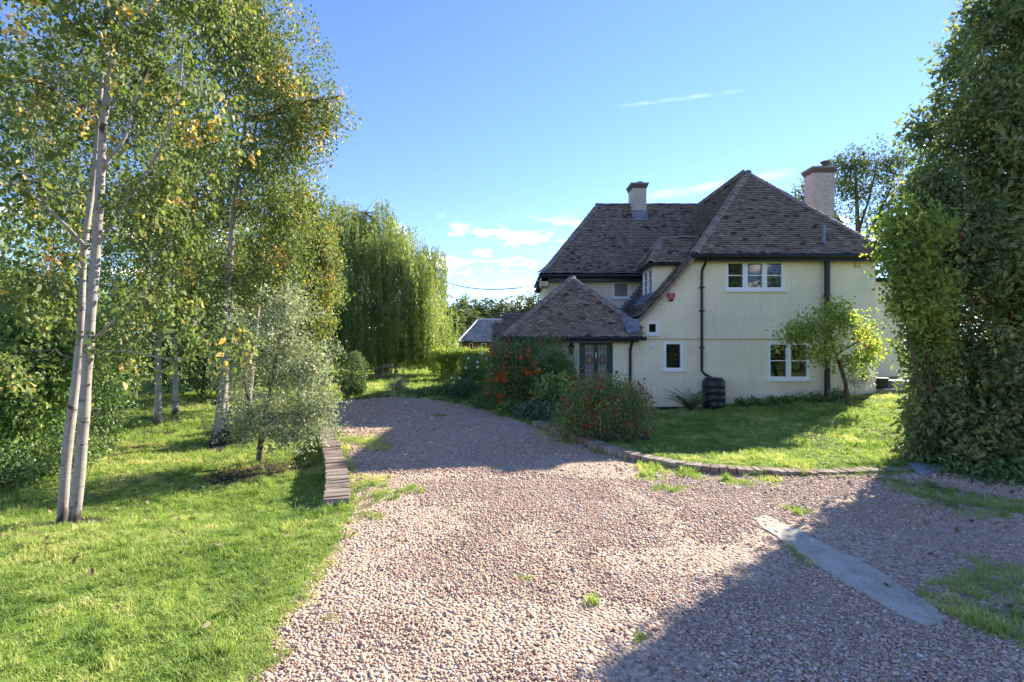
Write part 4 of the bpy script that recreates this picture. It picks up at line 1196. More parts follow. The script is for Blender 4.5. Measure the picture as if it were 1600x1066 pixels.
# ================================================================== vegetation
def unit(a): return a / (np.linalg.norm(a, axis=-1, keepdims=True) + 1e-9)
def leaf_mesh(name, p, a, n, L, W, tint, quads=False, fold=.22):
    N = len(p); a = unit(a); s = unit(np.cross(n, a)); n = np.cross(a, s)
    L = L[:, None]; W = W[:, None]
    if quads:
        h = n * W * fold; cur = -n * L * .10
        v = np.stack([p, p + a * L * .30 + s * W * .46 + h, p + a * L * .68 + s * W * .38 + h + cur * .5, p + a * L + cur, p + a * L * .68 - s * W * .38 + h + cur * .5, p + a * L * .30 - s * W * .46 + h], 1)
        i = np.arange(N)[:, None] * 6
        f = np.concatenate([i + np.array([[0, 1, 2, 3]]), i + np.array([[0, 3, 4, 5]])], 1).reshape(-1, 4)
        k = 6
    else:
        h = n * W * fold
        v = np.stack([p, p + a * L * .45 + s * W * .5 + h, p + a * L, p + a * L * .45 - s * W * .5 + h], 1)
        i = np.arange(N)[:, None] * 4
        f = np.concatenate([i + np.array([[0, 1, 2]]), i + np.array([[0, 2, 3]])], 1).reshape(-1, 3)
        k = 4
    return fast_mesh(name, v.reshape(-1, 3), f, {'tint': np.repeat(np.clip(tint, 0, 1), k)})
def np_tubes(name, Pp, Rr, seg=5):
    """many thin tubes at once: Pp (K,m,3), Rr (K,m)"""
    K, m, _ = Pp.shape
    t = np.gradient(Pp, axis=1); t = unit(t)
    ref = np.where(np.abs(t[..., 2:3]) > .8, np.array([[[1., .3, 0]]]), np.array([[[0, .2, 1.]]]))
    s = unit(np.cross(t, ref)); u = np.cross(t, s)
    ang = np.arange(seg) * 2 * np.pi / seg
    v = Pp[:, :, None, :] + Rr[:, :, None, None] * (s[:, :, None, :] * np.cos(ang)[None, None, :, None] + u[:, :, None, :] * np.sin(ang)[None, None, :, None])
    base = (np.arange(K)[:, None, None] * m + np.arange(m - 1)[None, :, None]) * seg + np.arange(seg)[None, None, :]
    nxt = (np.arange(K)[:, None, None] * m + np.arange(m - 1)[None, :, None]) * seg + ((np.arange(seg) + 1) % seg)[None, None, :]
    f = np.stack([base, nxt, nxt + seg, base + seg], -1).reshape(-1, 4)
    return v.reshape(-1, 3), f
def curves(A, B, lift=.2, wob=.08, m=7):
    K = len(A); d = B - A; ln = np.linalg.norm(d, axis=1, keepdims=True)
    M = A + d * .5 + np.array([[0, 0, 1.]]) * ln * lift + rng.normal(0, 1, (K, 3)) * ln * wob
    t = np.linspace(0, 1, m)[None, :, None]
    q = (1 - t) ** 2 * A[:, None] + 2 * t * (1 - t) * M[:, None] + t ** 2 * B[:, None]
    q[:, 1:-1] += rng.normal(0, 1, (K, m - 2, 3)) * ln[:, None] * wob * .22
    return q
def bpx(*bl):
    """blobs given by photo pixel, depth, pixel radii across and up, and depth radius"""
    out = []
    for b in bl:
        px, py, d, rx, rz, ry = b[:6]
        c = P(px, py, d)
        out.append((np.array(c), np.array([rx * d / F, ry, rz * d / F]), b[6] if len(b) > 6 else 1.0))
    return out
def bw(*bl):
    return [(np.array(b[:3], float), np.array(b[3:6], float), b[6] if len(b) > 6 else 1.0) for b in bl]
def sample(blobs, n, shell=.45, rough=.3, seed=0):
    w = np.array([b[2] * (b[1][0] * b[1][1] * b[1][2]) ** (2 / 3) for b in blobs]); w /= w.sum()
    bid = rng.choice(len(blobs), n, p=w)
    d = unit(rng.normal(0, 1, (n, 3)))
    r = rng.random(n) ** shell
    ln = 1 + rough * (vnoise(d[:, 0] * 2.3 + bid * 7 + seed, d[:, 2] * 2.3 + d[:, 1] * 1.7 + 9, 4) - .5) * 2
    c = np.stack([b[0] for b in blobs])[bid]; R_ = np.stack([b[1] for b in blobs])[bid]
    return c + d * R_ * (r * ln)[:, None], d, bid
def foliage(name, blobs, ncl, nl, clr, L, W, mat, parent, shell=.45, rough=.3, hang=0.0, droop=.3, tmean=.4, tsd=.16, aut=0.0, autpos=None, quads=False, floor=None, up=.5, flat=1.0, lsd=.25, clip=None):
    c, d, bid = sample(blobs, ncl, shell, rough)
    if floor is not None:
        m = c[:, 2] > floor; c, d, bid = c[m], d[m], bid[m]
    if clip is not None:
        m = clip(c); c, d, bid = c[m], d[m], bid[m]
    K = len(c)
    ct = np.clip(rng.normal(tmean, tsd, K), 0, .8)
    if aut:
        pa = np.full(K, aut)
        for (q, rr, am) in (autpos or []):
            pa = np.maximum(pa, am * np.exp(-((c - np.array(q)) ** 2).sum(1) / rr ** 2))
        m = rng.random(K) < pa; ct[m] = rng.uniform(.82, 1.0, m.sum())
    k = np.maximum(1, rng.poisson(nl, K)); ix = np.repeat(np.arange(K), k); N = len(ix)
    p = c[ix] + rng.normal(0, 1, (N, 3)) * clr * np.array([1, 1, flat])
    if hang:
        s = rng.random(N); hl = (rng.uniform(.4, 1.0, K) * hang)[ix]
        p = c[ix] + rng.normal(0, 1, (N, 3)) * clr * .55; p[:, 2] -= s * hl
        sw = rng.normal(0, .12, (K, 2))[ix]; p[:, :2] += sw * s[:, None] * hl[:, None]
    if floor is not None: p[:, 2] = np.maximum(p[:, 2], floor + .01)
    a = rng.normal(0, 1, (N, 3)) + d[ix] * .5; a[:, 2] -= droop * 2
    n = rng.normal(0, 1, (N, 3)); n[:, 2] += up; n = unit(n)
    sz = rng.lognormal(0, lsd, N)
    me = leaf_mesh(name, p, a, n, L * sz, W * sz, ct[ix] + rng.normal(0, .07, N), quads)
    return link(name, me, mat, parent), c, bid
def skeleton(parent, stems, blobs, c, bid, mat, twigmat, ntw=160, limb_r=.03, twig_r=.006, lift=.15, name='trunk', seg=9, limb_from=.35, dens=3):
    """stems: list of (points, radii); limbs run to every blob, twigs to leaf clusters"""
    bm = bmesh.new()
    fine = []
    for pts, rad in stems:
        sp = smooth_line(pts, dens); rr = np.interp(np.linspace(0, 1, len(sp)), np.linspace(0, 1, len(rad)), rad)
        rr = rr * rng.uniform(.92, 1.08, len(rr)); rr[0] *= 1.5; rr[1] *= 1.12
        tube(bm, sp, list(rr), seg)
        fine.append(np.array([tuple(q) for q in sp]))
    tr = bm_obj(name, bm, mat, parent, smooth=True)
    allp = np.concatenate([f[int(len(f) * limb_from):] for f in fine])
    A, B, Rr = [], [], []
    lines = []
    for k, (bc, br, _) in enumerate(blobs):
        dz = bc[2] - allp[:, 2]
        cost = np.linalg.norm(allp - bc, axis=1) + np.where(dz < .15, 1.5, 0)
        s = allp[np.argmin(cost)]
        A.append(s); B.append(bc + rng.normal(0, .15, 3) * br)
    A, B = np.array(A), np.array(B)
    q = curves(A, B, lift, .10, 9)
    rad = np.linspace(1, .35, 9)[None, :] * limb_r * np.clip(np.linalg.norm(B - A, axis=1) / 1.2, .4, 1.3)[:, None]
    v1, f1 = np_tubes('', q, rad, 6)
    V, Fc = [v1], [f1]; off = len(v1)
    if ntw and len(c):
        pick = rng.choice(len(c), min(ntw, len(c)), replace=False)
        src = q[bid[pick], rng.integers(3, 9, len(pick))]
        q2 = curves(src, c[pick], .12, .08, 5)
        r2 = np.linspace(1, .3, 5)[None, :] * twig_r * rng.uniform(.6, 1.5, len(pick))[:, None]
        v2, f2 = np_tubes('', q2, r2, 4)
        V.append(v2); Fc.append(f2 + off)
    me = fast_mesh('branchwork', np.concatenate(V), np.concatenate(Fc), smooth=True)
    link('branchwork', me, twigmat, parent)
    return tr
def dots(name, pts, r, mat, parent, sq=1.0):
    """small berries or flower drops"""
    N = len(pts)
    o = np.array([[1, 0, 0], [-1, 0, 0], [0, 1, 0], [0, -1, 0], [0, 0, 1], [0, 0, -1]], float) * np.array([1, 1, sq])
    rr = (r * rng.uniform(.7, 1.3, N))[:, None, None]
    v = (pts[:, None, :] + o[None] * rr).reshape(-1, 3)
    f = np.array([[0, 2, 4], [2, 1, 4], [1, 3, 4], [3, 0, 4], [2, 0, 5], [1, 2, 5], [3, 1, 5], [0, 3, 5]])
    f = (np.arange(N)[:, None, None] * 6 + f[None]).reshape(-1, 3)
    o_ = link(name, fast_mesh(name, v, f, smooth=True), mat, parent); o_['kind'] = 'stuff'
    return o_

GREEN_D = [(0, (0.035, 0.084, 0.023)), (.35, (0.076, 0.163, 0.037)), (.65, (0.143, 0.251, 0.052)), (.8, (0.220, 0.329, 0.066)), (1, (0.470, 0.396, 0.070))]
GREEN_M = [(0, (0.065, 0.131, 0.028)), (.35, (0.132, 0.239, 0.042)), (.65, (0.220, 0.344, 0.061)), (.8, (0.324, 0.410, 0.070)), (1, (0.646, 0.529, 0.083))]
BIRCH = [(0, (0.045, 0.085, 0.020)), (.3, (0.095, 0.153, 0.031)), (.6, (0.169, 0.234, 0.049)), (.78, (0.270, 0.284, 0.061)), (.86, (0.674, 0.447, 0.061)), (1, (0.800, 0.385, 0.043))]
WILLOW = [(0, (0.124, 0.178, 0.042)), (.4, (0.236, 0.315, 0.068)), (.75, (0.370, 0.431, 0.094)), (1, (0.539, 0.505, 0.122))]
SILVER = [(0, (0.094, 0.143, 0.052)), (.35, (0.200, 0.253, 0.104)), (.65, (0.357, 0.396, 0.217)), (.8, (0.525, 0.528, 0.330)), (1, (0.547, 0.406, 0.086))]
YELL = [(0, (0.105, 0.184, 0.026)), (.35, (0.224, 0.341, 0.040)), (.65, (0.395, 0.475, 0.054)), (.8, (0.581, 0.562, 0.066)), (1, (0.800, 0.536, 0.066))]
BLUEG = [(0, (.045, .095, .045)), (.5, (.095, .17, .095)), (1, (.17, .25, .14))]
L_dark = leafmat('dark_leaf', GREEN_D, .30, .42, .45); L_mid = leafmat('mid_leaf', GREEN_M, .40, .5, .35); L_birch = leafmat('birch_leaf', BIRCH, .42, .52, .3)
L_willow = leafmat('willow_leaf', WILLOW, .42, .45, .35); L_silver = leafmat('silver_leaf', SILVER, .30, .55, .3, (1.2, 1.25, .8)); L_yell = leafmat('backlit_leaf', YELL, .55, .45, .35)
L_blue = leafmat('blue_green_leaf', BLUEG, .30, .5, .35); L_holly = leafmat('holly_leaf', [(0, (.058, .110, .040)), (.4, (.120, .200, .058)), (.7, (.200, .275, .070)), (.82, (.27, .30, .075)), (1, (.42, .40, .10))], .46, .30, .55)
L_far = leafmat('far_leaf', [(0, (.055, .085, .030)), (.5, (.105, .145, .050)), (1, (.19, .22, .07))], .4, .6, .2)
M_orange = simple('orange_berry', (.55, .11, .012), .35, .2, 30); M_rberry = simple('red_berry', (.42, .018, .010), .3, .2, 30)
M_fuch = simple('fuchsia_petal', (.36, .030, .030), .5, .3, 30); M_petal = simple('white_petal', (.80, .79, .76), .5, .08, 30)

def gz(x, y): return float(H(x, y))
# ---- the near birch with two stems
b0 = G(108, 803, 0.0); b0.z = gz(b0.x, b0.y)
t1 = empty('birch_tree', b0, 'white twin stemmed silver birch standing alone on the open lawn', 'tree', 'birch trees on the left lawn')
d0 = b0.y
pp = lambda l, dd=0: [P(x, y, d0 + dd + k) for x, y, k in l]
stems = [([Vector((P(98, 806, d0).x, d0, b0.z - .15))] + pp([(98, 795, 0), (106, 695, 0), (118, 600, .03), (126, 518, .06), (131, 394, .1), (146, 281, .15), (156, 160, .2), (165, 40, .25), (172, -120, .3), (178, -260, .35)]), [.054, .049, .045, .040, .034, .028, .021, .013, .005]),
         ([Vector((P(119, 806, d0).x, d0 - .06, b0.z - .15))] + pp([(118, 796, -.06), (128, 695, -.06), (136, 577, -.05), (144, 459, -.04), (150, 394, 0), (158, 263, 0), (163, 180, 0), (175, 94, 0), (184, 0, 0), (196, -150, 0), (200, -320, 0)]), [.062, .056, .053, .050, .046, .040, .033, .025, .016, .006]),
         (pp([(146, 392, 0), (180, 345, .0), (225, 275, .05), (263, 206, .1), (280, 140, .15), (288, 60, .2)]), [.024, .020, .017, .014, .010, .004]),
         (pp([(136, 388, 0), (95, 345, -.05), (50, 305, -.1), (0, 277, -.15), (-60, 250, -.2)]), [.020, .018, .015, .012, .006]),
         (pp([(150, 528, -.03), (180, 500, -.05), (205, 478, -.08), (228, 452, -.1), (250, 430, -.1)]), [.020, .017, .014, .010, .005]),
         (pp([(140, 552, -.03), (175, 549, -.1), (215, 552, -.2), (255, 560, -.3), (300, 562, -.35)]), [.016, .013, .010, .008, .004]),
         (pp([(160, 262, 0), (195, 215, .05), (210, 160, .1), (240, 95, .1)]), [.022, .018, .012, .005]),
         (pp([(172, 100, 0), (192, 70, -.05), (225, 28, -.05), (260, -30, -.1)]), [.020, .016, .012, .005]),
         (pp([(160, 75, 0), (150, 35, .05), (144, -20, .1)]), [.015, .012, .006])]
bl = bpx((60, 140, d0, 105, 120, .9), (30, 300, d0 - .1, 90, 90, .8), (70, 440, d0, 90, 75, .8), (250, 110, d0 + .3, 100, 110, .9), (255, 300, d0 + .1, 75, 90, .7), (330, 200, d0 + .4, 60, 80, .5),
         (250, 470, d0 - .1, 85, 55, .6), (330, 520, d0 - .3, 70, 38, .45), (170, 40, d0, 90, 70, .8), (160, -130, d0, 150, 90, 1.1), (30, -60, d0, 110, 90, 1), (300, -60, d0 + .2, 110, 90, 1), (195, 540, d0 - .2, 70, 30, .4), (20, 560, d0 + .4, 50, 40, .4))
cr, c, bid = foliage('crown', bl, 980, 15, .09, .056, .043, L_birch, t1, .55, .35, hang=.38, droop=.75, tmean=.52, tsd=.14, aut=.018, autpos=[((-4.0, 5.6, 4.5), .6, .2)], quads=True)
skeleton(t1, stems, bl, c, bid, M_birch, M_twig, 420, .012, .0035, .10, seg=12, dens=4)

# ---- birch group further in
def birch(px, py, z, top, blobs, rad, ncl, nl, label, mat=M_birch, lean=(0, 0), aut=.05, autpos=None, L=.055, kink=0.0, hang=.7, tm=.5, extra=None, clr=.17):
    b = G(px, py, z); b.z = gz(b.x, b.y) - .05
    t = empty('birch_tree', b, label, 'tree', 'birch trees on the left lawn')
    n = 8
    pts = [b + Vector((lean[0] * (k / n) + kink * math.sin(k * 1.3) * .06, lean[1] * (k / n), (top - b.z) * k / n)) for k in range(n + 1)]
    st = [(pts, [rad * (1 - .93 * (k / n) ** .9) for k in range(n + 1)])]
    if extra: st += extra(b)
    cr, c, bid = foliage('crown', blobs, int(ncl * 1.75), nl, clr, L * 1.02, L * .82, L_birch, t, .5, .35, hang=hang, droop=.7, tmean=tm, tsd=.16, aut=aut, autpos=autpos)
    skeleton(t, st, blobs, c, bid, mat, M_twig, 260, .028, .006, .18, seg=9)
    return t
def two(b):
    q = Vector((b.x + .02, b.y + .35, b.z))
    w = Vector((b.x + .22, b.y + .9, b.z))
    return [([q, q + Vector((-.03, .05, 1.2)), q + Vector((.02, .05, 2.6)), q + Vector((.10, .1, 4.6))], [.055, .048, .042, .02]),
            ([w, w + Vector((.0, 0, 1.0)), w + Vector((.10, .1, 2.4)), w + Vector((.25, .2, 4.4))], [.10, .085, .07, .03])]
A1 = P(490, 170, 10.4); A2 = P(410, 360, 10.4); A3 = P(440, 110, 10.4)
birch(337, 692, -.2, 10.2, bpx((420, 100, 10.8, 90, 100, 1.4), (340, 40, 10.8, 110, 90, 1.5), (468, 175, 10.6, 52, 70, .9), (395, 240, 10.8, 100, 90, 1.4), (445, 320, 10.6, 62, 80, 1.0), (300, 310, 11.2, 90, 90, 1.3), (350, 420, 11, 80, 55, 1.0), (510, 160, 10.5, 24, 26, .4), (534, 148, 10.4, 14, 22, .2), (380, -70, 10.8, 110, 70, 1.4), (440, 420, 10.9, 50, 60, .8)),
      .10, 1500, 26, 'tall birch with several pale stems and yellowing hanging twigs', lean=(.75, .3), aut=.03, autpos=[(A1, .8, .26), (A2, .5, .28), (A3, .5, .12)], kink=1.0, extra=two)
birch(247, 669, -.2, 9.2, bpx((215, 150, 12, 90, 120, 1.5), (120, 120, 12, 90, 110, 1.5), (230, 330, 11.8, 80, 90, 1.3), (140, 290, 12, 80, 90, 1.3), (240, 440, 11.7, 70, 45, 1.0), (190, -40, 12, 120, 80, 1.5)), .085, 800, 24, 'slender birch with thin grey stem in front of the dark hedge', M_birchd, (-.1, .2), aut=.012)
birch(274, 658, -.2, 8.6, bpx((280, 200, 13.2, 90, 120, 1.5), (300, 370, 13, 80, 80, 1.3), (270, 460, 12.8, 60, 40, 1.0), (60, 250, 13.5, 90, 120, 1.4), (20, 120, 13.5, 70, 110, 1.4)), .075, 750, 24, 'thinnest birch set back between slender birch and tall birch', M_birchd, (-.15, .2), aut=.012)
birch(470, 632, -.05, 8.0, bpx((470, 345, 15.5, 48, 60, 1.3), (440, 410, 15.2, 65, 70, 1.3), (505, 400, 15.8, 30, 60, 1.0), (480, 480, 15.4, 42, 50, 1.1)), .11, 950, 24, 'leafy birch by the far left end of the gravel before the willow', M_birchd, (-.3, .2), aut=.025, L=.07, tm=.58)

# ---- small silvery tree by the low wall
b = G(405, 720, -.17); b.z = gz(b.x, b.y) - .05
t = empty('silver_leaved_tree', b, 'small bushy tree with silvery grey leaves beside the low brick wall', 'tree')
bl = bpx((448, 480, 9.0, 40, 40, .5), (440, 545, 8.9, 72, 70, .7), (485, 590, 8.7, 48, 62, .55), (425, 645, 8.7, 85, 45, .65), (375, 560, 9.0, 38, 75, .5), (495, 650, 8.6, 42, 38, .45), (455, 690, 8.5, 45, 20, .4), (380, 660, 8.7, 28, 24, .35))
cr, c, bid = foliage('crown', bl, 720, 26, .085, .056, .026, L_silver, t, .6, .6, droop=.2, tmean=.58, tsd=.18, aut=.01, up=.8)
skeleton(t, [([b, P(408, 690, b.y), P(418, 640, b.y), P(432, 560, b.y + .05), P(440, 500, b.y + .1), P(446, 455, b.y + .1)], [.055, .05, .042, .032, .02, .008]), ([P(412, 690, b.y), P(395, 650, b.y - .05), P(380, 590, b.y)], [.03, .022, .01])], bl, c, bid, M_bark, M_twig, 260, .014, .004)

# ---- weeping willow
wd = 29.0
b = Vector((P(600, 590, wd).x, wd, 0)); b.z = gz(b.x, b.y) - .1
t = empty('weeping_willow', b, 'big weeping willow trailing curtains of pale green leaves', 'tree')
def curtains(tops, lens, per, mat, L, W, tm):
    K = len(tops)
    k = np.maximum(6, (lens * per).astype(int)); ix = np.repeat(np.arange(K), k); N = len(ix)
    s = rng.random(N) * lens[ix]
    out = rng.normal(0, .10, (K, 2)); ph = rng.uniform(0, 6.28, K)
    p = tops[ix].copy(); p[:, 2] -= s
    arch = np.clip(s / lens[ix] * 3, 0, 1)
    p[:, :2] += out[ix] * s[:, None] * .5
    p[:, 0] += np.sin(s * 1.3 + ph[ix]) * .06
    p += rng.normal(0, .045, (N, 3))
    a = rng.normal(0, .45, (N, 3)); a[:, 2] -= 1.2
    n = rng.normal(0, 1, (N, 3)); ct = rng.normal(tm, .15, K)[ix] + rng.normal(0, .08, N)
    sz = rng.lognormal(0, .25, N)
    m = p[:, 2] > .28
    return p[m], a[m], n[m], (L * sz)[m], (W * sz)[m], ct[m]
wb1 = bpx((555, 338, wd + 1.0, 55, 38, 2.4), (615, 362, wd, 50, 36, 2.6), (668, 408, wd - .5, 26, 44, 1.6), (505, 365, wd + 1, 50, 45, 2.4), (645, 420, wd - 1, 45, 40, 2.0), (560, 420, wd - .5, 50, 36, 2.2))
wb2 = bpx((585, 478, wd - 1.0, 60, 30, 2.2), (650, 470, wd - 1.6, 52, 30, 2.0), (694, 500, wd - .5, 16, 26, 1.4), (520, 470, wd, 45, 36, 2.4))
def drapes(wb, nt, per, sh):      # strands hang in bunches from branch ends
    c0, d0_, i0 = sample(wb, nt, sh, .3)
    k = rng.poisson(per, nt); ix = np.repeat(np.arange(nt), k)
    o_ = rng.normal(0, 1, (len(ix), 3)) * np.array([.26, .30, .10])
    o_[:, 2] -= .9 * np.hypot(o_[:, 0], o_[:, 1])
    return c0[ix] + o_, d0_[ix], i0[ix], rng.uniform(.6, 1.1, nt)[ix]
s1, d1, i1, w1 = drapes(wb1, 150, 11, .35); s2, d2, i2, w2 = drapes(wb2, 135, 12, .5)
len1 = rng.uniform(2.0, 4.0, len(s1)) * w1; len2 = np.minimum(rng.uniform(2.8, 4.6, len(s2)) * w2, s2[:, 2] - rng.uniform(.25, 1.0, len(s2)))
p1 = curtains(s1, len1, 30, None, .16, .038, .45); p2 = curtains(s2, np.maximum(len2, .6), 30, None, .16, .038, .55)
cat_ = [np.concatenate([u, v]) for u, v in zip(p1, p2)]
link('crown', leaf_mesh('crown', *cat_), L_willow, t)
skeleton(t, [([b, b + Vector((.1, 0, 1.6)), b + Vector((.2, .1, 3.2)), P(600, 400, wd)], [.42, .36, .30, .16])], wb1 + wb2, np.concatenate([s1, s2]), np.concatenate([i1, i2 + len(wb1)]), M_bark, M_bark, 260, .09, .018, .25, limb_from=.4)

# ---- shrubs
def shrub(name, label, cat, base, blobs, ncl, nl, clr, L, W, mat, group=None, stems=5, srad=.018, **kw):
    b = Vector(base)
    t = empty(name, b, label, cat, group)
    fl = kw.pop('floor', b.z)
    cr, c, bid = foliage('crown', blobs, ncl, nl, clr, L, W, mat, t, floor=fl, **kw)
    st = []
    for k in range(stems):
        e = blobs[k % len(blobs)][0]
        q = b + Vector((random.uniform(-.12, .12), random.uniform(-.12, .12), -.05))
        st.append(([q, q.lerp(Vector(e), .5) + Vector((0, 0, .08)), Vector(e)], [srad, srad * .8, srad * .4]))
    skeleton(t, st, blobs, c, bid, M_bark, M_twig, 60, srad * .5, .004, .1, name='stem', seg=6, limb_from=.2)
    return t, c
def gnd(x, y): return (x, y, gz(x, y))
LG = 'shrubs along the left boundary'
shrub('shrub', 'broad leafy green shrub at the left boundary beyond the near birch', 'shrub', gnd(-8.0, 7.9), bpx((20, 540, 8.0, 85, 95, .9), (70, 610, 8.2, 60, 80, .8), (-10, 660, 7.8, 70, 90, .9), (-30, 480, 8, 80, 60, .9), (80, 540, 8.6, 60, 60, .8)), 620, 22, .12, .075, .042, L_mid, LG, droop=.4, tmean=.45, quads=True, shell=.5)
shrub('shrub', 'dark shrub behind the reddish trunk on the left', 'shrub', gnd(-8.9, 10.6), bpx((150, 560, 10.6, 52, 85, .9), (120, 480, 10.8, 70, 60, .9), (60, 500, 11, 70, 70, 1.0), (170, 620, 10.4, 28, 55, .5)), 560, 24, .13, .065, .036, L_dark, LG, droop=.4, tmean=.45)
shrub('ivy_bank', 'low ivy and bramble bank at the foot of the left shrubs', 'ground cover', gnd(-7.2, 7.9), bpx((60, 712, 8.0, 70, 22, .6), (130, 700, 8.4, 30, 20, .4), (20, 735, 7.4, 60, 20, .5), (165, 668, 9.6, 26, 16, .4)), 330, 20, .09, .05, .036, L_dark, None, stems=3, tmean=.55, up=1.4, droop=.1)
b = G(143, 672, -.2); 
t = empty('red_barked_tree', (b.x, b.y, gz(b.x, b.y)), 'slim reddish brown trunk rising among the left shrubs', 'tree')
bl = bpx((150, 400, b.y, 70, 50, .8), (110, 330, b.y, 60, 60, .8)); cr, c, bid = foliage('crown', bl, 160, 20, .14, .06, .04, L_mid, t, tmean=.5, droop=.5)
skeleton(t, [([Vector((b.x, b.y, gz(b.x, b.y) - .1)), P(143, 600, b.y), P(146, 500, b.y), P(148, 380, b.y)], [.062, .055, .045, .02])], bl, c, bid, M_redbark, M_twig, 60)
# hedge and trees closing the view on the left
HB = 'dark trees closing the left boundary'
for k, (x_, y_, hgt, w_) in enumerate([(-17.5, 15.5, 4.2, 2.2), (-13.6, 16.6, 4.0, 2.1), (-10.6, 17.2, 3.9, 1.9), (-8.2, 17.8, 4.2, 1.8)]):
    lab = ['dense dark hedge bush nearest the left shrubs', 'dense dark hedge bush behind the near birch stems', 'dense dark hedge bush behind the two slender birches', 'dense dark hedge bush behind the silvery tree'][k]
    shrub('hedge_bush', lab, 'hedge', gnd(x_, y_), bw((x_, y_, hgt * .30, w_, 1.2, hgt * .34), (x_ + .3, y_, hgt * .68, w_ * .92, 1.1, hgt * .32), (x_ - w_ * .5, y_ - .2, hgt * .5, w_ * .6, 1.0, hgt * .36)), 560, 22, .18, .09, .055, L_dark, 'hedge at the back of the left lawn', tmean=.35, shell=.35)
for k, (x_, y_, hgt, w_) in enumerate([(-21.5, 21, 7.0, 3.0), (-15.5, 22, 7.6, 3.0), (-10.8, 22.5, 8.6, 2.6), (-13, 28, 9.5, 3.2)]):
    lab = ['mid green boundary tree over the hedge on the far left', 'mid green boundary tree behind the twin stemmed birch', 'mid green boundary tree behind the tall birch', 'mid green boundary tree between tall birch and willow'][k]
    b = Vector(gnd(x_, y_)); t = empty('boundary_tree', b, lab, 'tree', HB)
    bl = bw((x_, y_, hgt * .72, w_, w_ * .8, hgt * .26), (x_ - w_ * .5, y_, hgt * .5, w_ * .7, w_ * .6, hgt * .24), (x_ + w_ * .6, y_, hgt * .52, w_ * .7, w_ * .6, hgt * .24), (x_, y_ - .5, hgt * .35, w_ * .9, w_ * .6, hgt * .22))
    cr, c, bid = foliage('crown', bl, 620, 24, .24, .12, .075, L_mid, t, tmean=.42, droop=.4, shell=.4)
    skeleton(t, [([b - Vector((0, 0, .2)), b + Vector((.1, 0, hgt * .4)), b + Vector((0, .1, hgt * .85))], [.2, .15, .05])], bl, c, bid, M_bark, M_bark, 80, .05, .012)

# clipped round bush
b = G(545, 622); x_, y_ = b.x, b.y + .45
shrub('clipped_bush', 'dark clipped dome shaped bush at the far end of the gravel', 'bush', gnd(x_, y_), bw((x_, y_, .78, .50, .50, .82), (x_, y_, .35, .46, .46, .36)), 1300, 14, .022, .034, .022, L_dark, None, shell=.12, rough=.05, tmean=.5, up=.3)
# lawn-end hedge and garden furniture
for k, (px_, lab) in enumerate(((690, 'clipped pale topped hedge section next to the willow'), (722, 'clipped pale topped hedge section below the outbuilding'), (752, 'clipped pale topped hedge section behind the white rose'))):
    hx = P(px_, 560, 25).x
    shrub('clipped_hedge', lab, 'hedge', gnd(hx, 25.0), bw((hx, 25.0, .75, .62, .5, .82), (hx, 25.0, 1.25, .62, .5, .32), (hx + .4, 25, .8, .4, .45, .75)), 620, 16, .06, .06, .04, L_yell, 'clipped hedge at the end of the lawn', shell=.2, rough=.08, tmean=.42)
def bench_parts(o, cx_, cy_, z0, wid, dep, ht, splay=.12):
    bm = bmesh.new()
    for k in range(3): bx(bm, cx_ - wid / 2, cx_ + wid / 2, cy_ - dep / 2 + k * dep / 3, cy_ - dep / 2 + (k + 1) * dep / 3 - .012, z0 + ht - .04, z0 + ht)
    bm_obj('top', bm, M_wood, o)
    for sx in (-1, 1):
        for sy in (-1, 1):
            bm = bmesh.new(); tube(bm, [(cx_ + sx * (wid / 2 - .12), cy_ + sy * dep * .25, z0 + ht - .03), (cx_ + sx * (wid / 2 - .12 + splay), cy_ + sy * dep * .45, z0 - .03)], .032, 5); bm_obj('leg', bm, M_wood, o)
fb = P(606, 592, 25.6); z0 = gz(fb.x, fb.y)
o = empty('garden_table', (fb.x, fb.y, z0), 'weathered wooden table with splayed legs under the willow', 'table'); bench_parts(o, fb.x, fb.y, z0, 1.05, .6, .62)
b2 = P(578, 592, 25.4); z0 = gz(b2.x, b2.y)
o = empty('garden_bench', (b2.x, b2.y, z0), 'long plain wooden bench left of the table under the willow', 'bench'); bench_parts(o, b2.x, b2.y, z0, .8, .35, .55, .03)
cxx = P(604, 592, 25.0); z0 = gz(cxx.x, cxx.y)
o = empty('garden_chair', (cxx.x, cxx.y, z0), 'small wooden chair drawn up before the table under the willow', 'chair')
bm = bmesh.new(); bx(bm, cxx.x - .22, cxx.x + .22, cxx.y - .2, cxx.y + .2, z0 + .36, z0 + .40); bm_obj('seat', bm, M_wood, o)
for sx in (-1, 1):
    for sy, hh in ((-1, .38), (1, .80)):
        bm = bmesh.new(); bx(bm, cxx.x + sx * .20 - .02, cxx.x + sx * .20 + .02, cxx.y + sy * .18 - .02, cxx.y + sy * .18 + .02, z0 - .03, z0 + hh); bm_obj('leg', bm, M_wood, o)
bm = bmesh.new(); bx(bm, cxx.x - .18, cxx.x + .18, cxx.y + .17, cxx.y + .19, z0 + .60, z0 + .78); bm_obj('backrest', bm, M_wood, o)

